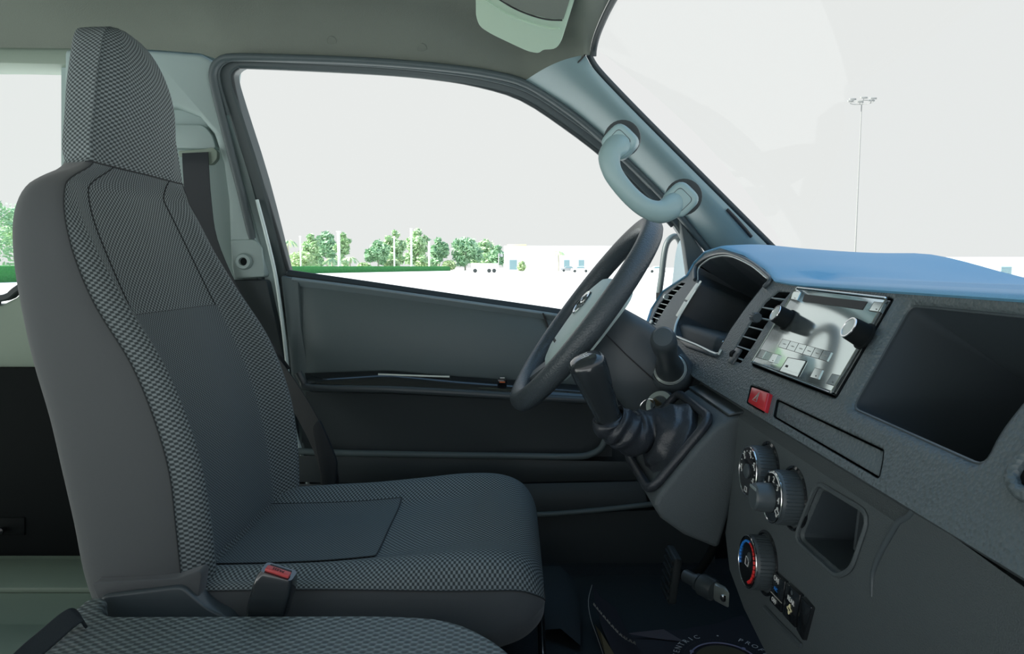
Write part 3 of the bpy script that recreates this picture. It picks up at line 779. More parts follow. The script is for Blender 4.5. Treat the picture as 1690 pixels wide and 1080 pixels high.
# ================================================================== BENCH FOR THE CENTRE PASSENGER
bench = thing('passenger_bench', V(-.25, .25, FZ), 'dark textured vinyl bench cushion beside the driver seat', 'car seat')
ol = [V(.030, -.35, -.408), V(.030, .60, -.408), V(.000, .70, -.408), V(-.07, .765, -.408), V(-.16, .772, -.408), V(-.475, .770, -.408), V(-.495, .79, -.408), V(-.500, .815, -.408), V(-.525, .815, -.408), V(-.525, -.35, -.408)]
bm = prism_geo(rpoly(ol, [.01, .05, .05, .05, .02, .02, .02, .02, .01, .01]), (0, 0, -.14), .028, 5)
bmobj('bench_cushion', bm, 'vinyl', bench, 40, uv=lambda v: (v.x * 1.0 + (v.z) * .3, v.y + v.z * .8))
box('bench_base', V(-.26, .2, -.60), (.20, 0, 0), (0, .45, 0), (0, 0, .062), 'black', bench, bev=.01)
band('pull_strap', [PZ(a, b, z) for a, b, z in [(5, 1125, -.404), (45, 1080, -.402), (85, 1045, -.394), (112, 1022, -.388), (128, 1014, -.388), (138, 1023, -.400)]], (.35, -.3, .9), .012, .003, 'belt', bench, smoothn=4)

# ================================================================== SEAT BELT BUCKLE
bk_ = thing('belt_buckle', PY(440, 1026, .80), 'black seat belt buckle with red press button beside the cushion', 'buckle')
o = PY(436, 1030, .80); top_ = PY(462, 938, .792)
ax = (top_ - o).normalized()
ex_ = (PY(497, 958, .79) - PY(450, 932, .79)).normalized(); ex_ = (ex_ - ax * ex_.dot(ax)).normalized(); ey_ = ax.cross(ex_)
rows = []
for t, w, d in [(-.02, .014, .010), (.0, .016, .011), (.004, .021, .013), (.018, .0235, .0140), (.05, .0235, .0145), (.064, .0215, .0135), (.070, .0195, .0115)]:
    c = o + ax * (t + .004)
    rp_ = rpoly([Vector((-w, -d, 0)), Vector((w, -d, 0)), Vector((w, d, 0)), Vector((-w, d, 0))], .006, 4)
    rows.append([c + ex_ * p.x + ey_ * p.y for p in rp_])
sheet('buckle_body', rows, 'knobgloss', bk_, closed=True, cap=True, uv=False, smooth=45)
ct = o + ax * .0745
# which of the two faces looks at the camera decides where the button lies
sg = 1 if ey_.dot(CAM - ct) > 0 else -1
btn = box('release_button', ct + ey_ * (.0040 * sg) + ax * .0015, ex_ * .0150, ey_ * .0048, ax * .0022, 'redlight', bk_, bev=.0015)
box('tongue_slot', ct - ey_ * (.0045 * sg) + ax * .0002, ex_ * .0135, ey_ * .0026, ax * .0008, 'line', bk_, bev=.0004)
text('button_lettering', 'PRESS', .0058, ct + ey_ * (.0040 * sg) + ax * .0039, -ex_, -ey_ * sg if (-ex_).cross(-ey_ * sg).dot(ax) > 0 else ey_ * sg, 'line', btn)
box('buckle_stalk', o - ax * .03, ex_ * .009, ey_ * .004, ax * .035, 'black', bk_, bev=.002)

# ================================================================== SHOULDER BELT
sb = thing('seat_belt', PY(330, 400, 1.44), 'dark shoulder belt hanging from the pillar behind the driver seat', 'seat belt')
band('webbing', [PY(a, b, y) for a, b, y in [(322, 252, 1.452), (323, 275, 1.448), (327, 330, 1.452), (338, 400, 1.455), (372, 480, 1.45), (420, 560, 1.44), (462, 620, 1.43)]], (0.1, -1, 0), .0265, .0016, 'belt', sb, smoothn=4)
band('webbing', [PY(a, b, y) for a, b, y in [(440, 590, 1.42), (474, 637, 1.41), (508, 692, 1.40), (534, 748, 1.39), (545, 800, 1.385), (542, 860, 1.38)]], (-.4, -1, 0), .0230, .0016, 'belt', sb, smoothn=4)
prism('belt_sleeve', rpoly(ypoly([(514, 705), (526, 692), (546, 738), (556, 765), (552, 820), (538, 852), (526, 832), (530, 790)], 1.372), .01), (0, .012, 0), 'belt', sb, .004)
prism('guide_loop', rpoly(ypoly([(294, 249), (338, 246), (350, 243), (358, 249), (358, 262), (350, 271), (341, 272), (340, 262), (344, 256), (296, 259)], 1.462), .004), (0, .014, 0), 'cream', sb, .003)

# ================================================================== SUN VISOR
vis = thing('sun_visor', PY(870, 40, 1.05), 'pale green beige sun visor folded against the headliner', 'sun visor')
vn = Vector((-.22, -.50, -.84)).normalized(); v0 = PY(850, 60, 1.275)
def VP(px, py, off=0.0): return PL(px, py, v0, vn) + vn * off
vo = [(784, -60), (785, 28), (791, 45), (812, 58), (850, 76), (872, 86), (889, 89), (896, 83), (917, 82), (926, 70), (948, 0), (962, -60)]
prism('visor_board', rpoly([VP(*p) for p in vo], .012, 3), -vn * .022, 'visor', vis, .006, 4)
band('visor_pocket_edge', [VP(a, b, .0015) for a, b in [(823, -2), (850, 14), (880, 26), (905, 32), (928, 33)]], vn, .0014, .003, 'line', vis, smoothn=4)
band('visor_strap', [VP(a, b, .003) for a, b in [(796, -4), (835, 22), (875, 38), (905, 46), (924, 47)]], vn, .0016, .004, 'visor', vis, smoothn=4)
prism('visor_pocket', [VP(a, b, .001) for a, b in [(826, -40), (828, 0), (852, 13), (880, 24), (905, 30), (930, 31), (940, 0), (948, -40)]], -vn * .002, 'headliner', vis, 0)

# ================================================================== GRAB HANDLE
gh = thing('grab_handle', on_pillar(1070, 300), 'teal grey grab handle on the windscreen pillar', 'grab handle')
path = [(1026, 228, .012), (1019, 240, .028), (1006, 256, .036), (1009, 280, .040), (1022, 302, .042), (1043, 326, .042), (1065, 343, .040), (1088, 350, .036), (1106, 343, .028), (1126, 327, .012)]
gp_ = []
for a, b, of in path:
    q = on_pillar(min(max(a + 18, 1020), 1126), b - 18, 0); gp_.append(PY(a, b, q.y - of))
tube('grip', gp_, [.0150, .0150, .0125, .0108, .0102, .0102, .0108, .0125, .0150, .0150], 'handle', gh, 16, 4, flat=.8)
for (a, b), q in (((1021, 234), gp_[0]), ((1122, 330), gp_[-1])):
    nn = Vector((-.30, -1, -.12)).normalized(); base_ = on_pillar(a, b); c = PY(a, b, base_.y - .032)
    lathe('foot_shadow', base_ + nn * .001 + Vector((.004, 0, .003)), nn, [(.0205, -.004), (.0205, .003), (.017, .004), (0, .004)], 'rubber', gh)  # dark disc set up and forward, stands for the foot's shadow ring
    e1 = Vector((.72, 0, -.69)); e1 = (e1 - nn * e1.dot(nn)).normalized(); e2 = nn.cross(e1)
    rp2 = lambda w, h, r: [c + e1 * p.x + e2 * p.y for p in rpoly([Vector((-w, -h, 0)), Vector((w, -h, 0)), Vector((w, h, 0)), Vector((-w, h, 0))], r, 5)]
    prism('handle_foot', rp2(.0165, .0165, .012), -nn * .030, 'handle', gh, .004, 3)
    prism('cover_gap', [p + nn * .0004 for p in rp2(.0102, .0102, .005)], -nn * .002, 'line', gh, 0)
    prism('screw_cover', [p + nn * .0008 for p in rp2(.0097, .0097, .005)], -nn * .003, 'handle', gh, .0004)

# ================================================================== DOOR MIRROR OUTSIDE
mr = thing('side_mirror', PY(1100, 440, 1.68), 'black rimmed door mirror outside the driver window', 'mirror')
rim = [PY(a, b, y) for a, b, y in [(1089, 500, 1.66), (1092, 455, 1.66), (1098, 410, 1.67), (1107, 393, 1.68), (1118, 392, 1.70), (1124, 410, 1.72), (1122, 455, 1.72), (1117, 500, 1.70)]]
tube('mirror_rim', rim, .0075, 'doorframe', mr, 8, 4, closed=True)
mk('mirror_shell', cr([p + Vector((.03, .01, 0)) for p in rim], 4, True), [tuple(range(32))], 'paint', mr)
tube('mirror_arm', [PY(1118, 490, 1.70), PY(1135, 470, 1.62), PY(1150, 450, 1.54)], .012, 'doorframe', mr, 8)
# ================================================================== DASHBOARD
DA = V(.335, 0, -.028)
DT = (V(.286, 0, -.116) - DA).normalized()            # down the sloping face
DN = Vector((DT.z, 0, -DT.x)).normalized()             # out of the face, towards the seats
if DN.x > 0: DN = -DN
YA = Vector((0, 1, 0)); RT = Vector((0, -1, 0))        # RT: rightwards for someone facing the dash
def D(px, py, off=0.0): return PL(px, py, DA + DN * off, DN)
def D2(px, py): p = D(px, py); return (p.y, (p - DA).dot(DT))
def Dp(s, t, d=0.0): return DA + YA * s + DT * t - DN * d
LA = V(.265, 0, -.176); LB = V(.250, 0, -.380)
LT = (LB - LA).normalized(); LN = Vector((LT.z, 0, -LT.x)).normalized()
if LN.x > 0: LN = -LN
def L(px, py, off=0.0): return PL(px, py, LA + LN * off, LN)
def L2(px, py): p = L(px, py); return (p.y, (p - LA).dot(LT))
def Lp(s, t, d=0.0): return LA + YA * s + LT * t - LN * d
def r2(poly, r, n=4): return [(p.x, p.y) for p in rpoly([Vector((a, b, 0)) for a, b in poly], r, n)]
def area2(p): return sum(p[i - 1][0] * p[i][1] - p[i][0] * p[i - 1][1] for i in range(len(p))) / 2
def off2(poly, d):
    """grow a polygon outwards by d"""
    sg = 1 if area2(poly) > 0 else -1; out = []; n = len(poly)
    for i in range(n):
        a, b, c = Vector(poly[i - 1]), Vector(poly[i]), Vector(poly[(i + 1) % n])
        e1, e2 = (b - a).normalized(), (c - b).normalized()
        m = Vector((e1.y + e2.y, -e1.x - e2.x)); m = m.normalized() if m.length > 1e-6 else Vector((e1.y, -e1.x))
        k = max(.5, m.dot(Vector((e1.y, -e1.x)))); q = b + m * (sg * d / k); out.append((q.x, q.y))
    return out
def plate(name, outer, holes, P, m, parent, rim=.004, rd=.003, th=.02, **k):
    """face with openings; every opening gets a rolled rim and a short return"""
    rims = rim if isinstance(rim, list) else [rim] * len(holes)
    grown = [off2(h, q) for h, q in zip(holes, rims)]
    loops = [outer] + grown
    tris = tessellate_polygon([[Vector((a, b, 0)) for a, b in lp] for lp in loops])
    flat = [q for lp in loops for q in lp]
    vs = [P(a, b, 0) for a, b in flat]; fs = [tuple(t) for t in tris]
    for h, g, rm in zip(holes, grown, rims):
        n = len(h); prev = None; rd_ = rd * rm / min(rims)
        for j in range(5):
            q = j / 4; w = 1 - math.cos(q * math.pi / 2); dd = rd_ * w; kk = math.sin(q * math.pi / 2)
            o = len(vs); vs += [P(a + (b_ - a) * kk, c + (d_ - c) * kk, dd) for (a, c), (b_, d_) in zip(g, h)]
            if prev is not None: fs += [(prev + i, prev + (i + 1) % n, o + (i + 1) % n, o + i) for i in range(n)]
            prev = o
        o = len(vs); vs += [P(a, b, th) for a, b in h]
        fs += [(prev + i, prev + (i + 1) % n, o + (i + 1) % n, o + i) for i in range(n)]
    n = len(outer); o = len(vs); vs += [P(a, b, th) for a, b in outer]
    fs += [(i, (i + 1) % n, o + (i + 1) % n, o + i) for i in range(n)]
    return mk(name, vs, fs, m, parent, 40, **k)
def cavity(name, hole, P, d0, d1, m, parent, shrink=.004, **k):
    h2 = off2(hole, -shrink); n = len(hole)
    vs = [P(a, b, d0) for a, b in hole] + [P(a, b, d1) for a, b in h2]
    fs = [(i, (i + 1) % n, n + (i + 1) % n, n + i) for i in range(n)] + [tuple(range(n, 2 * n))]
    return mk(name, vs, fs, m, parent, 40, **k)

dash = thing('dashboard', V(.36, .7, FZ), 'black grained dashboard with sky-blue tinted top pad and storage tray', 'dashboard')
TB = .150                                                # lower end of the sloping face
cl = [D2(*p) for p in [(1117, 556), (1116, 536), (1122, 518), (1140, 488), (1153, 466), (1150, 452), (1156, 440), (1172, 428), (1190, 424), (1208, 426), (1238, 440), (1266, 462), (1260, 470), (1230, 508), (1204, 545), (1183, 583)]]
vr = [D2(*p) for p in [(1283, 481), (1304, 482), (1286, 503), (1262, 537), (1242, 570), (1222, 599), (1204, 592), (1220, 562), (1240, 529), (1262, 499)]]
vl = [D2(*p) for p in [(1073, 532), (1087, 503), (1104, 482), (1124, 466), (1131, 467), (1112, 487), (1096, 511), (1081, 537)]]
st = [D2(*p) for p in [(1317, 474), (1474, 493), (1379, 657), (1240, 603)]]
tr = [D2(*p) for p in [(1496, 500), (1690, 518), (1800, 529), (1780, 560), (1694, 645), (1643, 710), (1616, 766), (1400, 670)]]
hz = [D2(*p) for p in [(1239, 636), (1269, 647), (1261, 681), (1232, 665)]]
cd = [D2(*p) for p in [(1282, 659), (1458, 742), (1456, 762), (1450, 790), (1276, 688)]]
cl, vr, vl, st, tr = r2(cl, .004), r2(vr, .003), r2(vl, .002), r2(st, .004), r2(tr, .010)
tope = [(1066, 540), (1075, 512), (1094, 483), (1134, 457), (1145, 437), (1163, 419), (1190, 411), (1230, 424), (1266, 448), (1281, 467), (1300, 470.5)]
o_ = [D2(*p) for p in tope]
o_ += [(.80, -.0048), (.70, -.0048), (.4, -.0048), (.05, -.0048), (-.25, -.0048), (-.25, TB), (.40, TB), (.98, TB), (1.15, TB - .02), (1.30, TB - .03)]
face = plate('face_panel', o_, [cl, vr, vl, st, tr, r2(hz, .002), r2(cd, .003)], Dp, 'grain', dash, rim=[.0035, .003, .0025, .0035, .009, .0025, .0018], rd=.0014, th=.02)
cavity('instrument_recess', cl, Dp, .0, .11, 'tray', dash, shrink=.014)
cavity('storage_tray', tr, Dp, .006, .13, 'tray', dash, shrink=.012)
cavity('vent_duct', vr, Dp, .002, .05, 'black', dash, .002)
cavity('vent_duct', vl, Dp, .002, .05, 'black', dash, .001)
cavity('hazard_bay', r2(hz, .002), Dp, .0, .05, 'black', dash, .001)
cavity('drawer_bay', r2(cd, .003), Dp, .0, .05, 'black', dash, .001)
cavity('stereo_bay', st, Dp, .0, .06, 'black', dash, .003)
# light rims that edge the cavities
def rimtube(name, poly, r, m, off=.0015, closed=True, P=Dp, parent=dash): return tube(name, [P(a, b, -off) for a, b in poly], r, m, parent, 6, closed=closed)
rimtube('tray_rim', tr, .0014, 'smoothplastic', -.005)
tube('hood_lip', [D(a, b, .002) for a, b in [(1147, 462), (1147, 446), (1153, 435), (1170, 423), (1190, 418), (1209, 420), (1240, 434), (1268, 456), (1271, 464), (1262, 474)]], .0035, 'smoothplastic', dash, 8, 4)
tube('hood_lip_bead', [D(a, b, .004) for a, b in [(1152, 462), (1152, 447), (1157, 438), (1172, 427), (1190, 422.5), (1208, 424), (1239, 438.5), (1266, 460)]], .0011, 'silver', dash, 6, 4)
tube('instrument_trim', [D(a, b, .002) for a, b in [(1157, 464), (1136, 498), (1119, 527), (1114, 545), (1116, 556), (1150, 570), (1182, 585), (1190, 577)]], .0022, 'silver', dash, 6, 3)
for q in ([(1149, 467), (1154, 468), (1135, 496), (1130, 494)], [(1129, 497), (1133, 499), (1118, 523), (1115, 521)]):
    prism('warning_lamp_lens', [D(a, b, .0035) for a, b in q], -DN * .004, 'silver', dash, .0006)
# instrument floor lit lip and reset stalks
prism('instrument_ledge', [D(a, b, .003) for a, b in [(1114, 555), (1120, 554), (1186, 583), (1179, 590), (1130, 572)]], -DN * .012, 'smoothplastic', dash, .002)
for a, b, c, d_ in ((1155, 551, 1173, 561), (1179, 558, 1190, 564)):
    p0, p1 = Dp(*D2(a, b), .015), Dp(*D2(c, d_), .035)
    t_ = tube('reset_stalk', [p0, p1], .0026, 'black', dash, 8); lathe('stalk_tip', p0, p0 - p1, [(.0029, -.003), (.0029, .001), (0, .0012)], 'chrome', t_, 10)
# hood, top pad
Es = [D(a, b, 0) for a, b in tope] + [Dp(s, t, 0) for s, t in o_[len(tope):len(tope) + 5]]
Ec = []
for a, b in zip(Es, Es[1:]): Ec += [a.lerp(b, k / 4) for k in range(4)]
Ec.append(Es[-1])
def sst(x): x = max(0, min(1, x)); return x * x * (3 - 2 * x)
rows = []
for e in Ec:
    zw = -.024 + .046 * sst((e.y - .84) / .30) * (1 - .5 * sst((e.y - 1.33) / .15)); zw += CAMZ
    xw = interp([(-.4, .75), (.2, .755), (.7, .725), (1.15, .66), (1.47, .585)], e.y)[0]
    rise = .006; r = [e, e + Vector((-.0025, 0, .002)), e + Vector((-.0005, 0, .0048)), e + Vector((.008, 0, .006))]
    for k in range(1, 15):
        q = k / 14; X = e.x + .008 + (xw - e.x - .008) * q
        z0 = e.z + rise + .003 * math.sin(min(1, q * 3) * math.pi / 2); z1 = zw
        z = z0 + (z1 - z0) * sst((q - .12) / .75)
        if e.y < .9: z -= .006 * math.exp(-((X - .40) / .015) ** 2)       # shallow step along the pad
        r.append(Vector((X, e.y, z)))
    rows.append(r)
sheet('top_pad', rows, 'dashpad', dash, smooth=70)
tube('pad_seam', [D(1272, 459, .0) + Vector((0, 0, .002)), PX(1279, 457, .352), PX(1291, 455.0, .366), PX(1308, 453.5, .388)], .0012, 'line', dash, 6, 4)
# vents
def span(poly, t):
    ys = []
    for (y0, t0), (y1, t1) in zip(poly, poly[1:] + poly[:1]):
        if (t0 - t) * (t1 - t) < 0: ys.append(y0 + (y1 - y0) * (t - t0) / (t1 - t0))
    return (min(ys), max(ys)) if len(ys) >= 2 else None
def vent(poly, n, m='vent'):
    t0, t1 = min(p[1] for p in poly), max(p[1] for p in poly)
    for i in range(n):
        t = t0 + (t1 - t0) * (i + .6) / n; sp_ = span(poly, t)
        if not sp_: continue
        c = Dp((sp_[0] + sp_[1]) / 2, t, .007)
        box('vent_slat', c, YA * (sp_[1] - sp_[0]) / 2, DN * .006 + DT * .0012, DT * .0009, m, dash, bev=.0004)
vent(vr, 7); vent(vl, 9, 'silver')
c = D(1247, 524, .006); kn = lathe('vent_tab', c, RT, [(.0, -.007), (.0055, -.007), (.0062, -.005), (.0062, .005), (.0055, .007), (0, .007)], 'smoothplastic', dash, 18)
kv = []
for k in range(12):
    a = k * math.pi / 6; u = DN * math.cos(a) + DT * math.sin(a); kv.append(tube_geo([c + u * .0062 + RT * -.005, c + u * .0062 + RT * .005], .0007, 5))
mk('tab_ribs', *join_geo(kv), 'smoothplastic', kn)
box('thumbwheel_plate', D(1213, 588, .001), RT * .010, DT * .011, DN * .0015, 'smoothplastic', dash, bev=.001)
tw = lathe('thumbwheel', D(1213, 586, -.001), RT, [(0, -.005), (.006, -.005), (.006, .005), (0, .005)], 'black', dash, 18)
for k in range(5):
    box('wheel_rib', D(1213, 586, .0045) + DT * (k - 2) * .0016 - DN * abs(k - 2) * .0004, RT * .005, DT * .0004, DN * .0006, 'smoothplastic', tw, bev=0)
lathe('vent_tab', D(1099, 490, .004), RT, [(0, -.005), (.005, -.005), (.005, .005), (0, .005)], 'silver', dash, 14)
box('thumbwheel', D(1074, 533, .002), RT * .008, DT * .006, DN * .002, 'silver', dash, bev=.001)
# hazard button
hb = prism('hazard_button', [D(a, b, .0055) for a, b in [(1240, 638), (1268, 648), (1260, 679), (1233, 664)]], -DN * .014, 'red', dash, .002, 3)
hc = D(1248.5, 656, .006); hu = -DT; tri = [hc + hu * .0062, hc - hu * .0045 + RT * .0058, hc - hu * .0045 - RT * .0058]
tube('hazard_symbol', tri, .00045, 'softwhite', hb, 5, closed=True)
tube('hazard_symbol', [hc + (p - hc) * .45 for p in tri], .00035, 'softwhite', hb, 5, closed=True)
# coin drawer
prism('drawer_front', [Dp(a, b, .002) for a, b in r2(off2(cd, -.0012), .003)], -DN * .03, 'grain', dash, .0015)
# chamfer under the face and the lower panel
ys_ = [-.25, 0, .2, .4, .6, .8, .98]
pr = [Dp(0, TB, .0), Dp(0, TB, .0) + Vector((.004, 0, -.004)), LA + Vector((.010, 0, .012)), LA + Vector((.006, 0, .004)), LA]
sheet('lower_valance', [[p + YA * y for p in pr] for y in ys_], 'finegrain', dash, uv=False)
cb = r2([L2(*p) for p in [(1352, 806), (1430, 854), (1404, 932), (1382, 944), (1318, 887)]], .008)
lo_ = [(.86, 0), (.6, 0), (.3, 0), (-.25, 0), (-.25, .28), (.60, .28)] + [L2(*p) for p in [(1265, 1080), (1228, 1005), (1204, 940), (1197, 880), (1203, 840)]] + [(.83, .05)]
plate('lower_panel', lo_, [cb], Lp, 'finegrain', dash, rim=.006, rd=.006, th=.14)
cavity('cubby', cb, Lp, .004, .06, 'tray', dash, .004)
tube('cubby_rim', [Lp(a, b, -.0005) for a, b in off2(cb, .004)], .0022, 'finegrain', dash, 6, closed=True)
box('cubby_divider', Lp(*L2(1352, 848), .045), YA * .002, LT * .03, LN * .012, 'smoothplastic', dash, bev=.001)
tube('panel_ridge', [L(a, b, .0) for a, b in [(1512, 838), (1500, 853), (1484, 862), (1470, 884), (1459, 904), (1448, 927), (1441, 950), (1439, 985)]], [.0022, .0024, .0026, .0026, .0026, .0024, .002, .001], 'smoothplastic', dash, 8, 3)
sheet('glovebox_skin', [[L(a, b, .0022 * (0.2 + .8 * min(1, j / 2))) for j, (a, b) in enumerate(r)] for r in
      [[(1513, 843), (1530, 855), (1600, 905), (1760, 1020)], [(1486, 866), (1520, 890), (1600, 946), (1760, 1060)], [(1461, 908), (1500, 938), (1580, 996), (1760, 1120)], [(1443, 952), (1480, 980), (1560, 1040), (1760, 1190)], [(1441, 985), (1480, 1015), (1560, 1080), (1760, 1240)]]], 'finegrain', dash, uv=False)
# passenger vent pod edge at the right end of the tray
pv = r2([D2(*p) for p in [(1672, 792), (1690, 764), (1740, 715), (1800, 690), (1800, 800), (1690, 822)]], .006)
tube('pod_rim', [Dp(a, b, -.002) for a, b in pv], .0042, 'grain', dash, 8, closed=True)
prism('pod_vent_frame', [Dp(a, b, -.001) for a, b in off2(pv, -.003)], -DN * .012, 'black', dash, .001)
# lower driver side
prism('knee_panel', [V(.30, 1.46, -.10), V(.275, 1.46, -.20), V(.30, 1.46, -.31), V(.36, 1.46, -.33), V(.40, 1.46, -.12)], (0, -.47, 0), 'doorlow', dash, .01, 3)
box('dash_support', V(.56, .62, -.40), (.15, 0, 0), (0, .20, 0), (0, 0, .255), 'black', dash, bev=.01)
box('dash_core', V(.50, .30, -.22), (.09, 0, 0), (0, .50, 0), (0, 0, .06), 'black', dash, bev=.01)

# ------------------------------------------------------------------ climate knobs
def climate(px, py, r, depth, hole_r=None):
    c = L(px, py, depth); b = c - LN * depth
    lathe('knob_socket', b, LN, [(r * 1.22, -.002), (r * 1.22, .0006), (r * 1.12, .0016), (r * 1.04, -.001)], 'gloss', dash, 36)
    k = lathe('climate_knob', b, LN, [(r * .99, -.004), (r, depth * .7), (r * .985, depth - .0015), (r * .95, depth), (0, depth)], 'smoothplastic', dash, 40)
    rib = []
    ax1 = YA; ax2 = LT
    for q in range(44):
        a = q * 2 * math.pi / 44; u = ax1 * math.cos(a) + ax2 * math.sin(a); rib.append(tube_geo([b + u * r + LN * .001, b + u * r + LN * depth * .82], .0006, 4))
    mk('knob_knurl', *join_geo(rib), 'smoothplastic', k, kind='stuff')
    lathe('knob_face', c, LN, [(r * .93, -.001), (r * .93, .0004), (0, .0005)], 'gloss', k, 36)
    tube('knob_ring', [c + (ax1 * math.cos(a) + ax2 * math.sin(a)) * r * .955 for a in [q * math.pi / 20 for q in range(40)]], .0009, 'chrome', k, 6, closed=True)
    return k, c
LU = -LT
def onk(c, r, deg): a = math.radians(deg); return c + (RT * math.sin(a) + LU * math.cos(a)) * r + LN * .0008
k1, c1 = climate(1234.6, 778, .0262, .020)
lathe('knob_hub', c1, LN, [(.0075, 0), (.0075, .002), (.006, .003), (0, .003)], 'smoothplastic', k1)
def person(c, s, parent, ang=0):                              # airflow pictogram: head, body, arrow
    u = (RT * math.cos(ang) + LU * math.sin(ang)); w = (LU * math.cos(ang) - RT * math.sin(ang))
    g = [tube_geo([c + (u * math.cos(a) + w * math.sin(a)) * s * .22 + w * s * .75 for a in [q * 1.047 for q in range(6)]], s * .10, 4, closed=True),
         tube_geo([c + w * s * .4, c - w * s * .2, c + u * s * .55 - w * s * .25, c + u * s * .6 - w * s * .8], s * .11, 4), tube_geo([c - u * s * .9 + w * s * .2, c - u * s * .35 + w * s * .1], s * .11, 4)]
    mk('airflow_symbol', *join_geo(g), 'white', parent)
for d_ in (-95, -45, 10, 60, 110): person(onk(c1, .0188, d_), .0042, k1)
for d_ in (-70, -18, 35, 85): lathe('dial_dot', onk(c1, .0205, d_), LN, [(.0007, 0), (.0007, .0002), (0, .0002)], 'white', k1, 8)
tube('defrost_symbol', [onk(c1, .0190, 180) + RT * a * .0032 + LU * b * .0032 for a, b in [(-1, -.7), (1, -.7), (.7, .8), (-.7, .8)]], .0004, 'white', k1, 4, closed=True)
k2, c2 = climate(1274, 820, .0245, .020)
for s_, d_ in (('1', -35), ('2', 5), ('3', 45), ('4', 85)): text('dial_number', s_, .0085, onk(c2, .0165, d_), RT, LU, 'white', k2)
tube('fan_symbol', [onk(c2, .0185, -75) + (RT * math.cos(a) + LU * math.sin(a)) * .0030 * (1 + .35 * math.cos(4 * a)) for a in [q * .314 for q in range(20)]], .0004, 'white', k2, 4, closed=True)
tube('fan_symbol', [onk(c2, .0185, 120) + (RT * math.cos(a) + LU * math.sin(a)) * .0034 * (1 + .35 * math.cos(4 * a)) for a in [q * .314 for q in range(20)]], .0004, 'white', k2, 4, closed=True)
tube('sweep_mark', [onk(c2, .0222, d_) for d_ in range(-25, 55, 8)], .0006, 'white', k2, 4)
hnd = lathe('knob_handle', c2 - RT * .003 - LU * .002, LN, [(.0135, -.001), (.0135, .010), (.0125, .0155), (.0105, .017), (0, .017)], 'smoothplastic', k2, 28)
box('handle_pointer', c2 - RT * .003 + LU * .0065 + LN * .0174, RT * .0075, LU * .0012, LN * .0004, 'silver', hnd, bev=0)
k3, c3 = climate(1234, 927, .0262, .018)
def arc(name, a0, a1, m, n, w0, w1, parent, c):
    g = []
    for i in range(n):
        q = a0 + (a1 - a0) * (i + .12) / n; e = a0 + (a1 - a0) * (i + .88) / n; w = w0 + (w1 - w0) * (i / max(1, n - 1))
        g.append(tube_geo([onk(c, .0200, q), onk(c, .0200, (q + e) / 2), onk(c, .0200, e)], w, 5))
    mk(name, *join_geo(g), m, parent)
arc('cold_scale', -118, 2, 'blue', 11, .0013, .0013, k3, c3)
arc('hot_scale', 4, 150, 'redmark', 12, .0007, .0016, k3, c3)
arc('hot_scale', 132, 152, 'redmark', 1, .0020, .0020, k3, c3)
tube('recirculate_symbol', [c3 + LN * .0009 + RT * a * .0042 + LU * b * .0042 for a, b in [(-1, -1), (.8, -1), (1, .2), (.5, 1), (-.8, 1), (-1, .2)]], .0004, 'white', k3, 4, closed=True)
lathe('knob_hub', c3 + RT * .004 + LU * .006, LN, [(.005, 0), (.005, .001), (0, .001)], 'smoothplastic', k3, 18)
# rocker switches
def switch(px):
    s = prism('rocker_switch', [L(a, b, .004) for a, b in px], -LN * .012, 'gloss', dash, .0012); return s
s1 = switch([(1276, 943), (1295, 960), (1288, 1012), (1269, 992)])
s2 = switch([(1297, 961), (1320, 982), (1311, 1037), (1290, 1014)])
s3 = switch([(1322, 984), (1338, 1003), (1324, 1058), (1313, 1039)])
tube('switch_split', [L(1272, 977, .0045), L(1290, 996, .0045)], .0005, 'softwhite', s1, 4)
text('switch_lettering', 'ON', .0075, L(1281, 957, .0046), RT, LU, 'white', s1)
text('switch_lettering', 'OFF', .0062, L(1277, 992, .0046), RT, LU, 'white', s1)
text('switch_lettering', 'A/C', .0050, L(1280, 973, .0046), RT, LU, 'blue', s1)
text('switch_lettering', 'REAR', .0062, L(1305, 992, .0046), RT, LU, 'white', s2)
lathe('switch_lamp', L(1307, 979, .0042), LN, [(.0022, 0), (.0022, .0004), (0, .0004)], 'smoothplastic', s2, 8)
tube('fan_symbol', [L(1302.5, 1006, .0046) + (RT * math.cos(a) + LU * math.sin(a)) * .0030 * (1 + .5 * math.cos(4 * a)) for a in [q * .314 for q in range(20)]], .0006, 'yellow', s2, 4, closed=True)
tube('switch_ledge', [L(a, b, .001) for a, b in [(1262, 1003), (1285, 1028), (1304, 1047), (1322, 1066)]], .0022, 'smoothplastic', dash, 6)

# ================================================================== CAR STEREO
ster = thing('car_stereo', D(1350, 640), 'silver faced double height car stereo with two knobs', 'car stereo')
sp = r2([D2(*p) for p in [(1319, 477), (1470, 495), (1377, 653), (1244, 601)]], .003)
prism('stereo_body', [Dp(a, b, .001) for a, b in sp], -DN * .05, 'gloss', ster, .001)
fpn = prism('faceplate', [Dp(a, b, -.0032) for a, b in off2(sp, -.0016)], -DN * .006, 'stereo', ster, .0012, 2)
tube('faceplate_bezel', [Dp(a, b, -.0036) for a, b in off2(sp, -.0002)], .0010, 'chrome', ster, 6, closed=True)
prism('disc_slot', [D(a, b, .0037) for a, b in [(1328, 486), (1431, 498), (1423, 511), (1324, 497)]], -DN * .002, 'line', ster, 0)
def Z4(q): return [(1230 + x / 5.684, 470 + y / 5.684) for x, y in q]
def grow(q, g):
    cx = sum(p[0] for p in q) / 4; cy = sum(p[1] for p in q) / 4; return [(cx + (x - cx) * g, cy + (y - cy) * g) for x, y in q]
def sbtn(q, name='button'):
    b = prism(name, [D(a, b, .0042) for a, b in grow(q, .93)], -DN * .003, 'stereobtn', ster, 0)
    prism(name + '_gap', [D(a, b, .0038) for a, b in q], -DN * .002, 'line', b, 0)
    return b
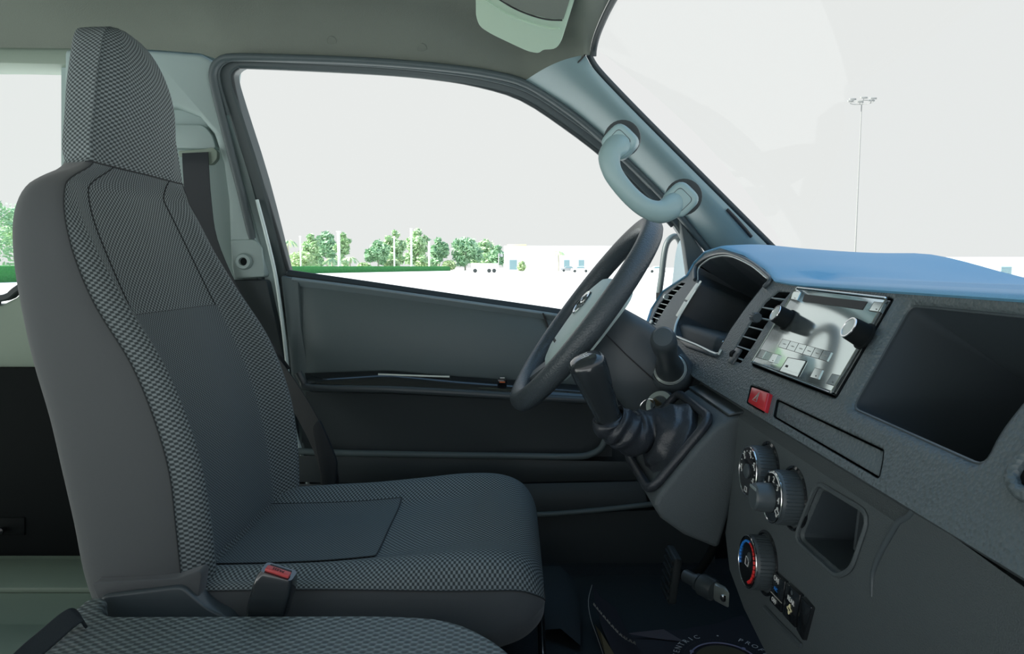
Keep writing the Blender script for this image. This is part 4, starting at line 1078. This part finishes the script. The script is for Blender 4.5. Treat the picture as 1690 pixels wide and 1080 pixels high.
for q in ([(447, 62), (522, 68), (487, 148), (425, 135)], [(1207, 160), (1307, 168), (1265, 258), (1158, 243)], [(150, 607), (198, 622), (155, 695), (108, 683)], [(258, 645), (312, 655), (268, 735), (212, 722)],
          [(650, 780), (727, 797), (683, 890), (605, 868)], [(815, 835), (892, 852), (837, 953), (757, 928)]):
    q = Z4(q); b_ = sbtn(q); cx = sum(p[0] for p in q) / 4; cy = sum(p[1] for p in q) / 4
    lathe('button_dot', D(cx - 1, cy + 4, .0044), DN, [(.0006, 0), (.0006, .0002), (0, .0002)], 'line', b_, 6)
tl_, tr_, br_, bl_ = [Vector(p) for p in Z4([(348, 507), (812, 632), (765, 722), (305, 583)])]
for k in range(6):
    a0, a1, b0, b1 = tl_.lerp(tr_, k / 6), tl_.lerp(tr_, (k + 1) / 6), bl_.lerp(br_, k / 6), bl_.lerp(br_, (k + 1) / 6)
    b_ = sbtn([tuple(a0), tuple(a1), tuple(b1), tuple(b0)], 'preset_button'); m_ = (a0 + a1 + b0 + b1) / 4
    box('preset_mark', D(m_.x, m_.y, .0045), RT * .0030, DT * .0004, DN * .0002, 'softwhite', b_, bev=0)
dq = Z4([(398, 680), (572, 715), (492, 870), (315, 812)])
dsp = sbtn(dq, 'display')
prism('display_window', [D(a, b, .0045) for a, b in Z4([(412, 692), (560, 722), (498, 835), (345, 786)])], -DN * .001, 'stereo', dsp, 0)
text('display_lettering', 'AM', .0036, D(1230 + 385 / 5.684, 470 + 765 / 5.684, .0048), RT, -DT, 'line', dsp)
for px, py in ((1301, 529), (1428, 556)):
    c = D(px, py, .003)
    k = lathe('knob', c, DN, [(.0128, 0), (.0128, .0015), (.0112, .002), (.0105, .015), (.0100, .017), (0, .017)], 'black', ster, 32)
    lathe('knob_skirt', c + DN * .014, DN, [(.0100, 0), (.0103, .0010), (.0097, .0040), (.0084, .0040), (.0082, .0032)], 'chrome', k, 32)
    lathe('knob_cap', c + DN * .0165, DN, [(.0083, 0), (.0083, .0010), (0, .0014)], 'silver', k, 32)

# ================================================================== STEERING WHEEL
SC = V(.113, 1.075, -.0738); SM = Vector((.595, 0, .804)).normalized(); SN = Vector((-SM.z, 0, SM.x))
wh = thing('steering_wheel', SC, 'dark leather grained steering wheel with grey hub and oval emblem', 'steering wheel')
def Wp(y, m_, n_=0.0): return SC + YA * y + SM * m_ + SN * n_
rim_ = [Wp(.168 * math.cos(a), .168 * math.sin(a)) for a in [q * 2 * math.pi / 72 for q in range(72)]]
tube('rim', rim_, .0165, 'rimleather', wh, 16, closed=True)
ho = r2([(-.080, .052), (-.045, .072), (.045, .072), (.080, .052), (.078, -.02), (.050, -.098), (.0, -.108), (-.050, -.098), (-.078, -.02)], .02)
rows = []
for sc_, h in ((1.0, -.035), (1.0, -.012), (.97, -.002), (.90, .004), (.70, .009), (.40, .0115), (.12, .012)):
    rows.append([Wp(a * sc_, -.012 + (b + .012) * sc_, h) for a, b in ho])
sheet('hub_cover', rows, 'hub', wh, closed=True, cap=True, uv=False, smooth=50)
def spoke(y0, m0, y1, m1, w0, w1):
    a, b = Vector((y0, m0)), Vector((y1, m1)); d = (b - a).normalized(); s = Vector((-d.y, d.x)); rows = []
    for q in (0, .25, .5, .75, 1):
        p = a.lerp(b, q); w = w0 + (w1 - w0) * q; h = -.016 + .014 * q
        rows.append([Wp(*(p + s * x * w), h + z) for x, z in ((-1, -.012), (-1, .002), (-.8, .006), (.8, .006), (1, .002), (1, -.012))])
    sheet('spoke', rows, 'smoothplastic', wh, closed=True, cap=True, uv=False, smooth=40)
spoke(-.070, .005, -.160, .010, .030, .020); spoke(.070, .005, .160, .010, .030, .020)
spoke(-.045, -.085, -.075, -.150, .018, .014); spoke(.045, -.085, .075, -.150, .018, .014)
# emblem: three interlaced ovals
em = thing_parent = wh
def oval(cx, cy, rx, ry, r): return tube_geo([Wp(cx + rx * math.cos(a), cy + ry * math.sin(a), .0130) for a in [q * math.pi / 18 for q in range(36)]], r, 6, closed=True)
mk('emblem', *join_geo([oval(0, .012, .030, .0205, .0019), oval(0, .012, .0095, .0195, .0015), oval(0, .0205, .0200, .0085, .0015)]), 'chrome', wh, label='chrome oval emblem')
lathe('emblem_backing', Wp(0, .012, .0105), SN, [(.022, 0), (.022, .0018), (0, .0018)], 'black', wh, 24)
text('airbag_lettering', 'SRS AIRBAG', .007, Wp(0, -.062, .0112), RT, SM, 'line', wh)

# ================================================================== STEERING COLUMN
co = thing('steering_column', SC - SN * .15 + Vector((0, 0, -.06)), 'dark plastic steering column cover with stalk and ignition lock', 'steering column')
def rr(y, m_, r, n=5): return [(p.x, p.y) for p in rpoly([Vector((-y, -m_, 0)), Vector((y, -m_, 0)), Vector((y, m_, 0)), Vector((-y, m_, 0))], r, n)]
rows = []
for k_, y, m0, m1 in ((.020, .045, -.045, .035), (.035, .056, -.055, .042), (.08, .062, -.068, .048), (.14, .068, -.080, .046), (.20, .066, -.080, .030), (.26, .055, -.06, .01)):
    cy = (m0 + m1) / 2; rows.append([Wp(a, b + cy, -k_) for a, b in rr(y, (m1 - m0) / 2, .022)])
sheet('column_cover', rows, 'smoothplastic', co, closed=True, cap=True, uv=False, smooth=50)
tube('cover_joint', [Wp(-.0585, -.005, -.036), Wp(-.0635, -.012, -.08), Wp(-.0695, -.018, -.14), Wp(-.0675, -.026, -.20)], .0009, 'line', co, 6)
# stalk with collar on the passenger side
b0 = PY(1105, 606, .995); b1 = PY(1092, 548, .865)
ax_ = (b1 - b0).normalized()
lathe('stalk_socket', b0 - ax_ * .020, ax_, [(.036, -.03), (.034, -.004), (.031, .006), (.026, .010), (.0225, .006)], 'smoothplastic', co)
lathe('stalk_collar', b0 - ax_ * .014, ax_, [(.0245, -.004), (.0245, .004), (.022, .006)], 'silver', co)
stk = lathe('stalk', b0 - ax_ * .010, ax_, [(.0215, 0), (.0200, .014), (.0150, .050), (.0150, .085), (.0172, .105), (.0172, .128), (.0160, .138), (.0125, .142), (0, .143)], 'smoothplastic', co)
# ignition lock with key ring
ig = PY(1088, 668, .975); ia = Vector((-.55, -.62, .45)).normalized()
lathe('ignition_barrel', ig - ia * .03, ia, [(.024, -.02), (.024, .024), (.0215, .030), (.0195, .0305), (.0195, .029), (0, .029)], 'smoothplastic', co)
lathe('ignition_ring', ig, ia, [(.0205, -.002), (.0205, .0012), (.0135, .0012), (.0130, -.001)], 'silver', co)
box('key', ig + ia * .010, Vector((.004, 0, .001)), ia * .012, ia.cross(Vector((1, 0, 0))).normalized() * .0012, 'gold', co, bev=.0004)
tube('key_ring', [ig + ia * .016 + Vector((-.010, 0, -.008)) + (Vector((.6, -.2, .2)).normalized() * math.cos(a) + Vector((0, .2, -1)).normalized() * math.sin(a)) * .011 for a in [q * math.pi / 10 for q in range(20)]], .0008, 'chrome', co, 6, closed=True)
# shaft down to the joint
tube('steering_shaft', [Wp(0, -.02, -.25), V(.40, 1.09, -.36), V(.46, 1.1, -.5)], .014, 'black', co, 10)

# ================================================================== GEAR LEVER ON ITS CONSOLE
gc = thing('gear_console', V(.22, .88, -.34), 'grained console housing below the stereo carrying the gear lever', 'console')
near = [(1237, 684), (1204, 690), (1180, 706), (1150, 738), (1120, 775), (1086, 818), (1078, 836), (1092, 858), (1130, 885), (1187, 908), (1204, 850), (1220, 775), (1246, 700)]
prism('console_body', [PY(a, b, .785) for a, b in near], (0, .19, 0), 'finegrain', gc, .010, 4)
P1, P2 = PY(1180, 706, .785), PY(1086, 818, .785); sl = (P2 - P1).normalized(); sn = Vector((sl.z, 0, -sl.x)); sn = sn if sn.x < 0 else -sn
def G(y, t, n_=0.0): return P1 + sl * t + YA * y + sn * n_
ln = (P2 - P1).length
fr_ = [G(a, b, .006) for a, b in r2([(.012, -.006), (.178, -.006), (.178, ln + .004), (.012, ln + .004)], .02)]
tube('boot_frame', fr_, .0058, 'leather', gc, 10, closed=True)
prism('console_cap', [PY(1237, 684, .785) + YA * .004 + Vector((0, 0, .001)), PY(1204, 690, .785) + YA * .004 + Vector((0, 0, .001)), PY(1204, 690, .785) + YA * .186 + Vector((0, 0, .001)), PY(1237, 684, .785) + YA * .186 + Vector((0, 0, .001))], (0, 0, .003), 'smoothplastic', gc, .001)
glv = thing('gear_lever', G(.09, ln / 2), 'glossy black gear knob on a wrinkled leather boot', 'gear lever')
kb = PY(1006, 694, .862); kt = PY(966, 592, .845)
bc_ = G(.095, ln * .5, .0)
pth = cr([bc_ - sn * .008, bc_ + sn * .004, bc_ + sn * .012 + Vector((-.004, 0, .0)), bc_ + sn * .026 + Vector((-.010, 0, -.004)), bc_.lerp(kb, .55) + Vector((-.006, 0, -.006)), bc_.lerp(kb, .80) + Vector((-.002, 0, -.004)), kb - (kt - kb) * .03, kb + (kt - kb) * .04], 12)
rows = []; nb = len(pth)
for i, p in enumerate(pth):
    t = (pth[min(i + 1, nb - 1)] - pth[max(0, i - 1)]).normalized(); u = (YA - t * YA.dot(t)).normalized(); w = t.cross(u); q = i / (nb - 1)
    a0 = interp([(0, .074), (.14, .066), (.28, .050), (.40, .031), (.55, .0275), (.80, .0255), (.92, .0225), (1, .018)], q)[0]; b0_ = interp([(0, .060), (.14, .054), (.28, .042), (.40, .030), (.55, .0270), (.80, .0255), (.92, .0225), (1, .018)], q)[0]
    r = []
    for k in range(48):
        a = k * math.pi / 24; dv = u * math.cos(a) * a0 + w * math.sin(a) * b0_; pp = p + dv
        wr = .055 * math.sin(q * 52 + 1.6 * math.cos(a + .8) + 2.5 * noise.noise(pp * 26)) * (1 if q > .38 else .5)
        nz = wr + noise.noise(pp * 34) * (.06 if q > .38 else .14) + .03 * noise.noise(pp * 110)
        r.append(p + dv * (1 + nz * min(1, q * 5) * min(1, (1 - q) * 8)))
    rows.append(r)
sheet('boot', rows, 'leather', glv, closed=True, cap=True, uv=False, smooth=70)
ka = (kt - kb); kl = ka.length; ka.normalize(); ku = (YA - ka * YA.dot(ka)).normalized(); kw = ka.cross(ku)
rows = []
for h, r_ in ((-.004, .0150), (.0, .0158), (.25, .0178), (.5, .0205), (.75, .0232), (.90, .0240), (.97, .0228), (1.01, .0195), (1.035, .0140), (1.045, .0070)):
    rows.append([kb + ka * (h * kl) + (ku * math.copysign(abs(math.cos(a)) ** .85, math.cos(a)) + kw * math.copysign(abs(math.sin(a)) ** .85, math.sin(a))) * r_ for a in [q * math.pi / 18 for q in range(36)]])
kn_ = sheet('knob', rows, 'knobgloss', glv, closed=True, cap=True, uv=False, smooth=50)
tp = kb + ka * (kl * 1.047)
pat = []
for x in (-.006, 0, .006): pat.append(tube_geo([tp + ku * x + kw * .005, tp + ku * x - kw * .005], .0005, 4))
pat.append(tube_geo([tp - ku * .006, tp + ku * .006], .0005, 4))
mk('shift_pattern', *join_geo(pat), 'white', kn_)
tube('shaft', [kb - ka * .02, kb + ka * .01], .008, 'black', glv, 10)

# ================================================================== FOOTWELL
pd = thing('clutch_pedal', PY(1108, 992, 1.12), 'black ribbed pedal hanging under the dashboard', 'pedal')
pc = PY(1108, 948, 1.13); pu = (PY(1114, 905, 1.13) - PY(1102, 990, 1.13)).normalized(); pn = Vector((-pu.z, 0, pu.x)); pn = pn if pn.x < 0 else -pn
box('pedal_pad', pc, YA * .030, pu * .040, pn * .007, 'rubber', pd, bev=.004, seg=3)
for k in range(6): box('pad_rib', pc + pu * (-.032 + k * .0128) + pn * .008, YA * .026, pu * .0030, pn * .0022, 'matrubber', pd, bev=.001)
tube('pedal_arm', [pc - pn * .006, pc + Vector((.05, 0, .01)), pc + Vector((.09, 0, .10)), pc + Vector((.10, 0, .22))], .008, 'black', pd, 8, 4)
tube('pad_edge', [pc - pu * .042 - YA * .028 + pn * .004, pc - pu * .042 + YA * .028 + pn * .004], .0014, 'chrome', pd, 6)
sj = thing('steering_joint', PY(1190, 985, 1.0), 'dark metal steering shaft joint beside the climate panel', 'shaft joint')
j0, j1 = PY(1134, 952, 1.04), PY(1203, 988, .97); jd = (j1 - j0).normalized()
lathe('shaft_tube', j0, jd, [(.010, -.004), (.010, .018), (.013, .020), (.013, .026), (.011, .027), (.011, .030)], 'smoothplastic', sj, 20)
lathe('shaft_sleeve', j0 + jd * .028, jd, [(.011, 0), (.0165, .003), (.0165, .024), (.0145, .028)], 'smoothplastic', sj, 20)
box('joint_yoke', j0 + jd * .066, jd * .014, YA * .010, jd.cross(YA).normalized() * .013, 'silver', sj, bev=.003)
lathe('joint_bolt', j0 + jd * .068 - YA * .010, -YA, [(.005, 0), (.005, .004), (0, .005)], 'chrome', sj, 10)
# rubber floor mat with a curled corner
def F(px, py, h=0.0): return PZ(px, py, FZ + h)
fm = thing('floor_mat', F(930, 1010), 'dark rubber floor mat with a curled corner beside the seat', 'floor mat')
prism('mat_sheet', rpoly([V(.05, 1.40, FZ + .006), V(.05, .72, FZ + .006), V(.62, .72, FZ + .006), V(.62, 1.40, FZ + .006)], .03), (0, 0, -.005), 'matrubber', fm, .002)
sheet('curled_corner', [[F(a, b, h) for a, b, h in r] for r in [[(893, 935, .05), (925, 935, .06), (950, 960, .035)], [(890, 985, .05), (930, 985, .055), (958, 1015, .03)], [(895, 1040, .02), (925, 1038, .03), (958, 1066, .016)]]], 'matrubber', fm, uv=False)
# printed paper mat
pm = thing('paper_mat', F(1130, 1060), 'black printed paper floor mat under the pedals', 'paper mat')
pts = [(1010, 1120), (1000, 1078), (1035, 1045), (1075, 1041), (1120, 1040), (1180, 1030), (1225, 1016), (1270, 1060), (1330, 1150)]
prism('mat_sheet', [F(a, b, .012) for a, b in pts], (0, 0, -.0015), 'paper', pm, 0)
sheet('raised_flap', [[F(a, b, h) for a, b, h in r] for r in [[(978, 964, .072), (982, 1000, .060), (995, 1040, .040), (1015, 1085, .016)], [(990, 985, .050), (1003, 1012, .042), (1022, 1045, .028), (1045, 1085, .014)], [(1016, 1004, .030), (1026, 1025, .025), (1042, 1052, .018), (1064, 1085, .013)]]], 'paper', pm, uv=False)
mk('folded_edge', [F(1033, 1046, .020), F(1095, 1039, .024), F(1130, 1060, .014), F(1080, 1054, .014)], [(0, 1, 2, 3)], 'paperback', pm, smooth=0)
mk('gold_panel', [F(981, 1030, .046), F(991, 1043, .043), F(1015, 1082, .0175), F(999, 1082, .0175)], [(0, 1, 2, 3)], 'gold', pm, smooth=0)
tube('printed_border', [F(a, b, h) for a, b, h in [(977, 966, .0725), (971, 992, .066), (975, 1022, .052), (985, 1050, .036), (996, 1082, .018)]], .0006, 'softwhite', pm, 4, 3)
ctr = V(.350, 1.068, FZ + .0138); ring = []
msg = 'CUSTOMER CENTRIC  \u2022  PROFESSIONAL  \u2022  '
for i, ch in enumerate(msg):
    if ch == ' ': continue
    a = math.radians(82 + (18 - i) * 360 / len(msg)); u = Vector((math.cos(a), math.sin(a), 0)); tt = Vector((math.sin(a), -math.cos(a), 0))
    ring.append(text('', ch, .0150, ctr + u * .078, tt, u, None, ext=.0001))
mk('printed_lettering', *join_geo(ring), 'white', pm, smooth=0, kind='stuff')
mk('printed_dots', *join_geo([lathe_geo(ctr + Vector((math.cos(a), math.sin(a), 0)) * .066, (0, 0, 1), [(.0006, 0), (.0006, .0002)], 5) for a in [q * math.pi / 40 for q in range(80)]]), 'gold', pm)
tube('printed_ring', [ctr + Vector((math.cos(a), math.sin(a), 0)) * .055 for a in [q * math.pi / 30 for q in range(60)]], .0014, 'lavender', pm, 5, closed=True)
for d_ in (40, 150, 270): lathe('ring_node', ctr + Vector((math.cos(math.radians(d_)), math.sin(math.radians(d_)), 0)) * .055, (0, 0, 1), [(.0035, 0), (.0035, .0016), (.002, .0016), (.002, .0012), (0, .0012)], 'lavender', pm, 12)
lathe('printed_disc', ctr, (0, 0, 1), [(.047, -.0002), (.047, .0003), (0, .0003)], 'gold', pm, 32)
ft = [F(a, b, h) for a, b, h in [(979, 1001, .060), (992, 1017, .052), (1010, 1038, .040), (1028, 1056, .030), (1050, 1068, .020)]]
ftc = cr(ft, 8); lines = []
for i in range(0, len(ftc) - 1, 1):
    a, b = ftc[i], ftc[i + 1]; d_ = (b - a).normalized(); up2 = Vector((0, .45, .9)).normalized()
    lines.append(tube_geo([a.lerp(b, .1) + up2 * .003, a.lerp(b, .3) + up2 * (.007 if i % 3 else .004), a.lerp(b, .55) + up2 * .003, a.lerp(b, .8) + up2 * (.003 if i % 2 else .007)], .0006, 4))
mk('printed_line', *join_geo(lines), 'softwhite', pm, kind='stuff')
